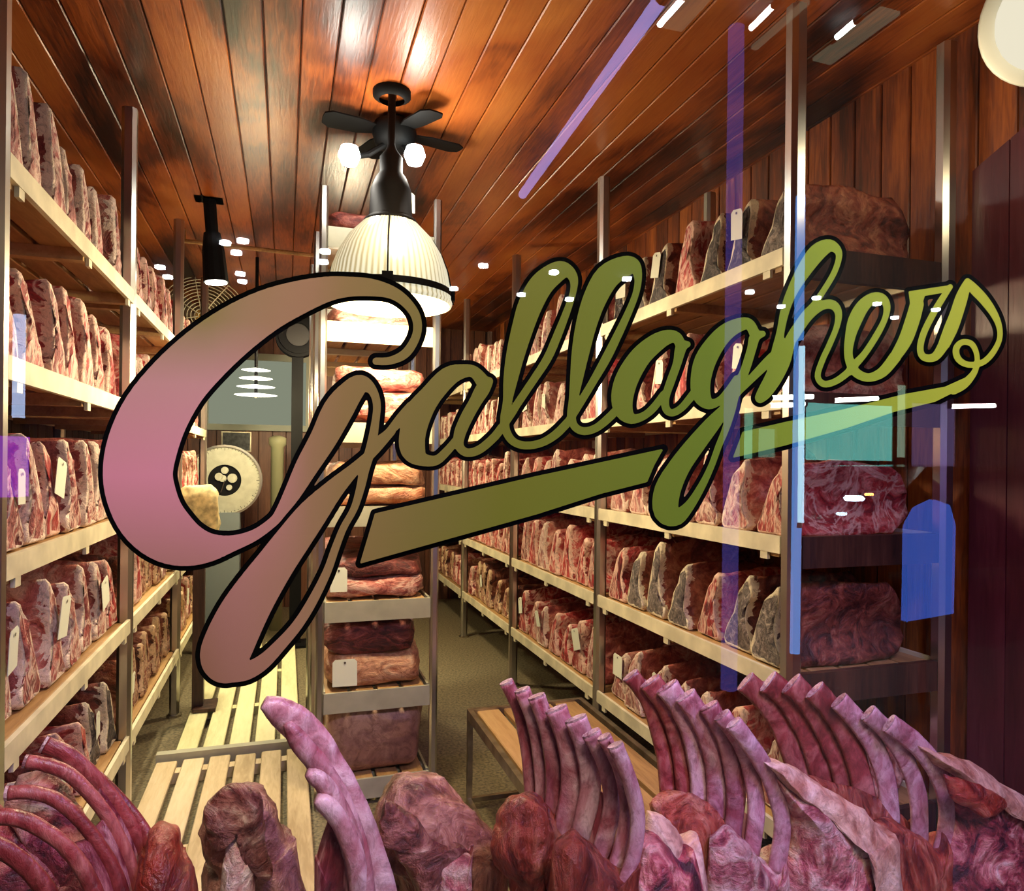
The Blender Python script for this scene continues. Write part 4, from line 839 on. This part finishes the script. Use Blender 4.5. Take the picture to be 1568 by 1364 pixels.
S1 = [[(1446, 526, 18), (1456, 503, 21), (1464, 482, 20), (1472, 457, 19), (1478, 440, 14), (1481, 430, 8)], [(1482, 430, 8), (1490, 441, 15), (1506, 458, 15), (1521, 479, 12), (1530, 500, 9), (1530, 521, 8), (1518, 543, 9), (1502, 556, 9), (1481, 558, 9), (1467, 549, 10), (1464, 534, 10), (1473, 524, 9), (1487, 526, 9), (1495, 540, 8), (1496, 558, 8), (1490, 573, 10), (1476, 588, 14), (1460, 596, 16)]]
U1p = [[(574, 786), (820, 729), (1016, 687), (1002, 712), (991, 738), (920, 756), (820, 788), (551, 863)]]
U2p = [[(1137, 661), (1202, 646), (1294, 626), (1386, 603), (1447, 592), (1478, 578), (1474, 594), (1432, 615), (1371, 630), (1294, 656), (1202, 682), (1122, 701)]]
for nm, st_, pl in (('G', [Gs], []), ('a', A1, []), ('l', L1, []), ('l', L2, []), ('a', A2, []), ('g', G2, []), ('h', H1, []), ('e', E1, []), ('r', R1s, R1p), ('s', S1, []), ('under', [], U1p), ('under', [], U2p)): LET.append((nm, st_, pl))
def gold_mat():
    """gold leaf with its street reflections painted in: dusty rose at the big capital fading to olive and lime at the tail of the word"""
    m, nt, b, N, L = mat('painted_reflection_gold')
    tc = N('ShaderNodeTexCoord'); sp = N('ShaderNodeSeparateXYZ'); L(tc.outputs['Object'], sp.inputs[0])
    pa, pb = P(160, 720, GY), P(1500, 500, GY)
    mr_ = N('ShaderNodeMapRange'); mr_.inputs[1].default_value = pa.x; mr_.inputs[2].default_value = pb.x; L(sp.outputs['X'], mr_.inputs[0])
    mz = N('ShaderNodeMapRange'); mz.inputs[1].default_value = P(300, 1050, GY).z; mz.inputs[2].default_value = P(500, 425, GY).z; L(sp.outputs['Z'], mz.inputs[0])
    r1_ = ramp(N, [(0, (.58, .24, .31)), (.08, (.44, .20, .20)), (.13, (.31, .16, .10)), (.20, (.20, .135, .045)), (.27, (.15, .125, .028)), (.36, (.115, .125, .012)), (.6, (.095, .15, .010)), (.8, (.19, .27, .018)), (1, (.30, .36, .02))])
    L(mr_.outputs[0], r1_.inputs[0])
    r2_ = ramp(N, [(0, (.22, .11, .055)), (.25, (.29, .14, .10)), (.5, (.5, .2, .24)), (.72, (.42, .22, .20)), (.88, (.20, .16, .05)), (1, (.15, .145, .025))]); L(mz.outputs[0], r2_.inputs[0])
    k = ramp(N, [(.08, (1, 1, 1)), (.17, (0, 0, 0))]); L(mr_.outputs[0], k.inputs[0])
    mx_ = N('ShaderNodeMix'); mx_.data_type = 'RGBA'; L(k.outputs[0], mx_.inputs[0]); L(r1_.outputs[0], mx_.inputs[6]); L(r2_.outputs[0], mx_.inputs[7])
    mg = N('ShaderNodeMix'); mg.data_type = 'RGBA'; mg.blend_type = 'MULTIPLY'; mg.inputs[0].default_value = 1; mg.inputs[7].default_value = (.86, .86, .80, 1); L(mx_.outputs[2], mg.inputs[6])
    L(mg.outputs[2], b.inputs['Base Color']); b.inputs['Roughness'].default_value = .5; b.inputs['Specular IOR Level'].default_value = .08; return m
MT['gold'] = gold_mat(); MT['outline'] = plain('black_outline', (.0015, .0015, .001), .9, spec=.0)  # reflected street colours are put into the leaf's base colour
sign = empty('window_lettering', (0, 0, 0), 'large slanting gold script word with painted rose-to-olive reflections and black outline on the window glass', 'sign')
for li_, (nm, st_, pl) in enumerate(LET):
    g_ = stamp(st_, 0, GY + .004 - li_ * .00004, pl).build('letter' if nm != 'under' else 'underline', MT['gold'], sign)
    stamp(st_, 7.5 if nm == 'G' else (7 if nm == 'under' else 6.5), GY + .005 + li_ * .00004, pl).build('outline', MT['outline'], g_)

# ------------------------------------------------------------------ the street behind, seen mirrored in the pane
street = MB(); street.box((-8, -14, -.12), (16, .25, -.02)); street.build('street', plain('asphalt', (.02, .02, .022), .5), None, kind='structure')
so = RFz(740, 408, 3.3)
sf = MB(); sf.box((-6, -9, 3.31), (12, -.4, 3.4)); sf.build('trim_1', plain('dark_soffit', (.02, .02, .02), .7), None, kind='structure')
MT['dl'] = emit('downlight_glow', (.85, .95, 1.0), 90)
dlm = MB().lathe([(.0, .0), (.036, .0), (.046, .004), (.046, .03), (.0, .03)], (0, 0, 0), 14).mesh('street_downlight', MT['dl'])
DL = [(740, 408, 'on the planks just right of the pendant lamp'), (345, 373, 'on the arm of the black ceiling spotlight'), (372, 370, 'right beside the spotlight arm'), (362, 388, 'just under the cross rail'), (368, 420, 'below the rail beside the spotlight head'), (371, 432, 'lowest beside the spotlight head'),
 (498, 386, 'at the far end of the cross rail'), (495, 402, 'under the far end of the cross rail'), (245, 410, 'beside the upper duckboard-side shelf'), (257, 425, 'below the upper duckboard-side shelf'), (848, 418, 'inside the first tall l'), (960, 428, 'at the loop of the second tall l'), (798, 452, 'on the rim of the first tall l'),
 (872, 459, 'between the two tall letters l'), (1148, 448, 'under the top shelf of the plank-wall rack'), (1250, 457, 'at the shoulder of the h'), (1343, 466, 'in the loop of the e'), (1433, 475, 'on the r'), (1196, 470, 'on the stem of the h'), (1370, 487, 'between the e and the r'), (695, 443, 'at the rim of the pendant lamp')]
for px, py, tx in DL:
    q = RFz(px, py, 3.29); o = put('street_downlight', dlm, None, (q.x, q.y, 3.279))
    tag(o, 'small round downlight glint mirrored ' + tx, 'lamp', 'street downlights mirrored in the glass')
def tube_light(name, a, b_, r, col, s, label, cat='neon tube'):
    a, b_ = Vector(a), Vector(b_); o_ = empty(name, a, label, cat)
    b = MB(); b.tube([(0, 0, 0), (b_ - a) * .5, b_ - a], r, 10); b.build('glowing_tube', emit(name + '_glow', col, s), o_)
    d = (b_ - a).normalized(); b = MB(); b.tube([-d * .03, d * 0.0], r * 1.15, 10); b.tube([b_ - a, b_ - a + d * .03], r * 1.15, 10); b.build('end_cap', MT['black'], o_)
tube_light('neon_tube', RF(1116, 1055, 2.5), RF(1128, -10, 2.5), .034, (.25, .20, 1.0), 2.0, 'tall violet neon tube mirrored as a streak before the plank-wall rack')
tube_light('neon_tube', RF(1217, 1000, 3.6), RF(1226, 300, 3.6), .030, (.12, .38, 1.0), 9, 'blue neon tube mirrored along the rack post')
tube_light('neon_tube', RF(1226, 800, 3.4), RF(1228, 530, 3.4), .018, (.45, .8, 1.0), 16, 'short pale cyan neon tube mirrored on the rack post')
tube_light('neon_tube', RFz(800, 298, 3.25), RFz(1014, -4, 3.25), .028, (.5, .42, 1.0), 9, 'slanting violet-white neon tube mirrored on the ceiling planks')
tube_light('neon_tube', RF(28, 640, 3.0), RF(30, 482, 3.0), .02, (.5, .65, 1.0), 12, 'pale blue neon tube mirrored by the grey post')
tube_light('neon_tube', RF(8, 760, 3.0), RF(10, 668, 3.0), .07, (.5, .05, 1.0), 6, 'fat purple neon tube mirrored beside the grey post')
for i, (a, b_) in enumerate([((1010, 38), (1047, -4)), ((1150, 43), (1184, 9)), ((1281, 57), (1310, 33))]):
    tube_light('fluorescent_tube', RFz(*a, 3.27), RFz(*b_, 3.27), .012, (.85, 1, .98), 80, f'{["first", "second", "third"][i]} ceiling fluorescent tube mirrored over the planks', 'lamp')
    c_ = RFz((a[0] + b_[0]) / 2 + 22, (a[1] + b_[1]) / 2 + 20, 3.29)
for i, (x0, x1, y0, y1) in enumerate([(1276, 1343, 613, 610), (1181, 1244, 609, 607), (1178, 1231, 621, 619), (1455, 1522, 622, 621)]):
    tube_light('fluorescent_tube', RF(x0, y0, 7.0), RF(x1, y1, 7.0), .03, (.95, 1, .95), 80, f'{ORD[i]} shop fluorescent tube mirrored below the word', 'lamp')
for i, (x0, y0, x1, y1) in enumerate([(1008, 6, 1090, 48), (1150, 14, 1240, 82), (1272, 22, 1348, 106)]):
    q0, q1 = RFz(x0, y1, 3.27), RFz(x1, y0, 3.27); xa, xb = sorted((q0.x, q1.x)); ya_, yb_ = sorted((q0.y, q1.y))
    r = empty('ceiling_troffer', ((xa + xb) / 2, (ya_ + yb_) / 2, 3.288), f'{ORD[i]} dim square ceiling light panel mirrored over the planks', 'lamp')
    b = MB(); b.box(((xa - xb) / 2, (ya_ - yb_) / 2, 0), ((xb - xa) / 2, (yb_ - ya_) / 2, .015)); b.build('diffuser', emit('troffer_glow', (.55, .62, .42), 1.6), r)
# shop front across the street
def panel(name, px0, py0, px1, py1, Yv, col, s, label, cat='window'):
    a = RF(px0, py1, Yv); c = RF(px1, py0, Yv); r = empty(name, ((a.x + c.x) / 2, a.y, a.z), label, cat); hw = (c.x - a.x) / 2; hh = c.z - a.z
    b = MB(); b.box((-hw, -.05, 0), (hw, 0, hh)); b.build('lit_pane', emit(name + '_glow', col, s), r)
    b = MB(); t = .04; b.box((-hw - t, -.08, -t), (hw + t, .02, 0)); b.box((-hw - t, -.08, hh), (hw + t, .02, hh + t)); b.box((-hw - t, -.08, 0), (-hw, .02, hh)); b.box((hw, -.08, 0), (hw + t, .02, hh)); b.build('frame', MT['steeld'], r)
panel('shop_window', 1232, 622, 1366, 704, 9.4, (.22, .80, .70), 7.5, 'teal lit shop window mirrored under the word')
panel('shop_window', 1372, 590, 1386, 700, 9.4, (.55, .85, .62), 4, 'narrow pale lit shop pane mirrored under the word')
panel('shop_window', 1394, 620, 1462, 740, 9.4, (.35, .25, .6), 2.4, 'lilac lit shop pane mirrored beside the added maroon screen')
panel('shop_window', 1138, 625, 1153, 702, 9.4, (.35, .95, .65), 5, 'slim mint lit shop pane mirrored at the underline end')
panel('shop_window', 1160, 657, 1186, 700, 9.2, (.35, .75, .55), 3.5, 'small mint lit shop pane mirrored at the underline end')
# glowing blue shape in place of a blurred figure
a = RF(1388, 952, 3.4); c = RF(1464, 768, 3.4); bn = empty('blue_banner', ((a.x + c.x) / 2, a.y, a.z), 'glowing blue shape with a rounded top mirrored by the added maroon screen', 'sign')  # the banner is a stand-in shape for a blurred blue figure
hw = abs(c.x - a.x) / 2; hh = c.z - a.z
pts = [(-hw, 0), (hw * .95, 0.03), (hw, hh * .8), (hw * .75, hh * .97), (hw * .1, hh * 1.02), (-hw * .6, hh * .95), (-hw * .98, hh * .8)]
b = MB(); m_ = len(pts); b.add([(p[0], 0, p[1]) for p in pts] + [(p[0], -.04, p[1]) for p in pts], [tuple(range(m_)), tuple(range(m_, 2 * m_))[::-1]] + [(i, (i + 1) % m_, m_ + (i + 1) % m_, m_ + i) for i in range(m_)])
b.build('silhouette', emit('blue_banner_glow', (.06, .18, .9), 6), bn)  # glows in place of a blurred blue figure mirrored in the pane
b = MB(); b.tube([(0, -.06, -a.z), (0, -.06, hh)], .02, 8); b.build('silhouette_pole', MT['black'], bn)
# a parked car
car_c = RF(1370, 800, 7.0); car = empty('parked_car', (car_c.x, car_c.y, -.02), 'dark car with lit headlamp mirrored behind the rack end', 'car')
side = [(-2.1, .35), (-2.15, .75), (-1.9, .95), (-1.0, 1.05), (-.45, 1.52), (.9, 1.55), (1.6, 1.05), (2.1, .95), (2.15, .5), (2.05, .35)]
def extr(pts, y0, y1, b, tap=0):
    n = len(pts); vs = [(x, y0, z) for x, z in pts] + [(x, y1, z) for x, z in pts]; b.add(vs, [tuple(range(n)), tuple(range(n, 2 * n))[::-1]] + [(i, (i + 1) % n, n + (i + 1) % n, n + i) for i in range(n)])
b = MB(); extr(side, -.85, .85, b); b.build('body', plain('car_paint', (.01, .012, .016), .15, .3), car)
b = MB(); extr([(-.85, 1.08), (-.4, 1.46), (.85, 1.48), (1.35, 1.08)], -.86, .86, b); b.build('side_glass', plain('car_glass', (.02, .03, .035), .05), car)
for xx in (-1.35, 1.35):
    for yy in (-.8, .8):
        b = MB(); vs = [(xx + .33 * math.cos(t), yy + s, .35 + .33 * math.sin(t)) for s in (-.1, .1) for t in np.linspace(0, 2 * math.pi, 19)[:-1]]
        b.add(vs, [tuple(range(18)), tuple(range(18, 36))[::-1]] + [(i, (i + 1) % 18, 18 + (i + 1) % 18, 18 + i) for i in range(18)]); b.build('wheel', MT['black'], car)
for nm_, px, py, r_, col, s_ in (('headlamp', 1311, 763, .11, (.55, .9, 1.0), 70), ('side_lamp', 1334, 757, .05, (1, .45, .1), 50), ('bumper_lamp', 1292, 787, .06, (.5, .85, 1.0), 30)):
    q = RF(px, py, 6.1); l = q - Vector((car_c.x, car_c.y, -.02)); l.y = .87
    b = MB(); b.lathe([(0, -.3 * r_), (r_ * .8, -.25 * r_), (r_, 0), (r_ * .8, .25 * r_), (0, .3 * r_)], tuple(l), 14); b.build(nm_, emit(nm_ + '_glow', col, s_), car, True)
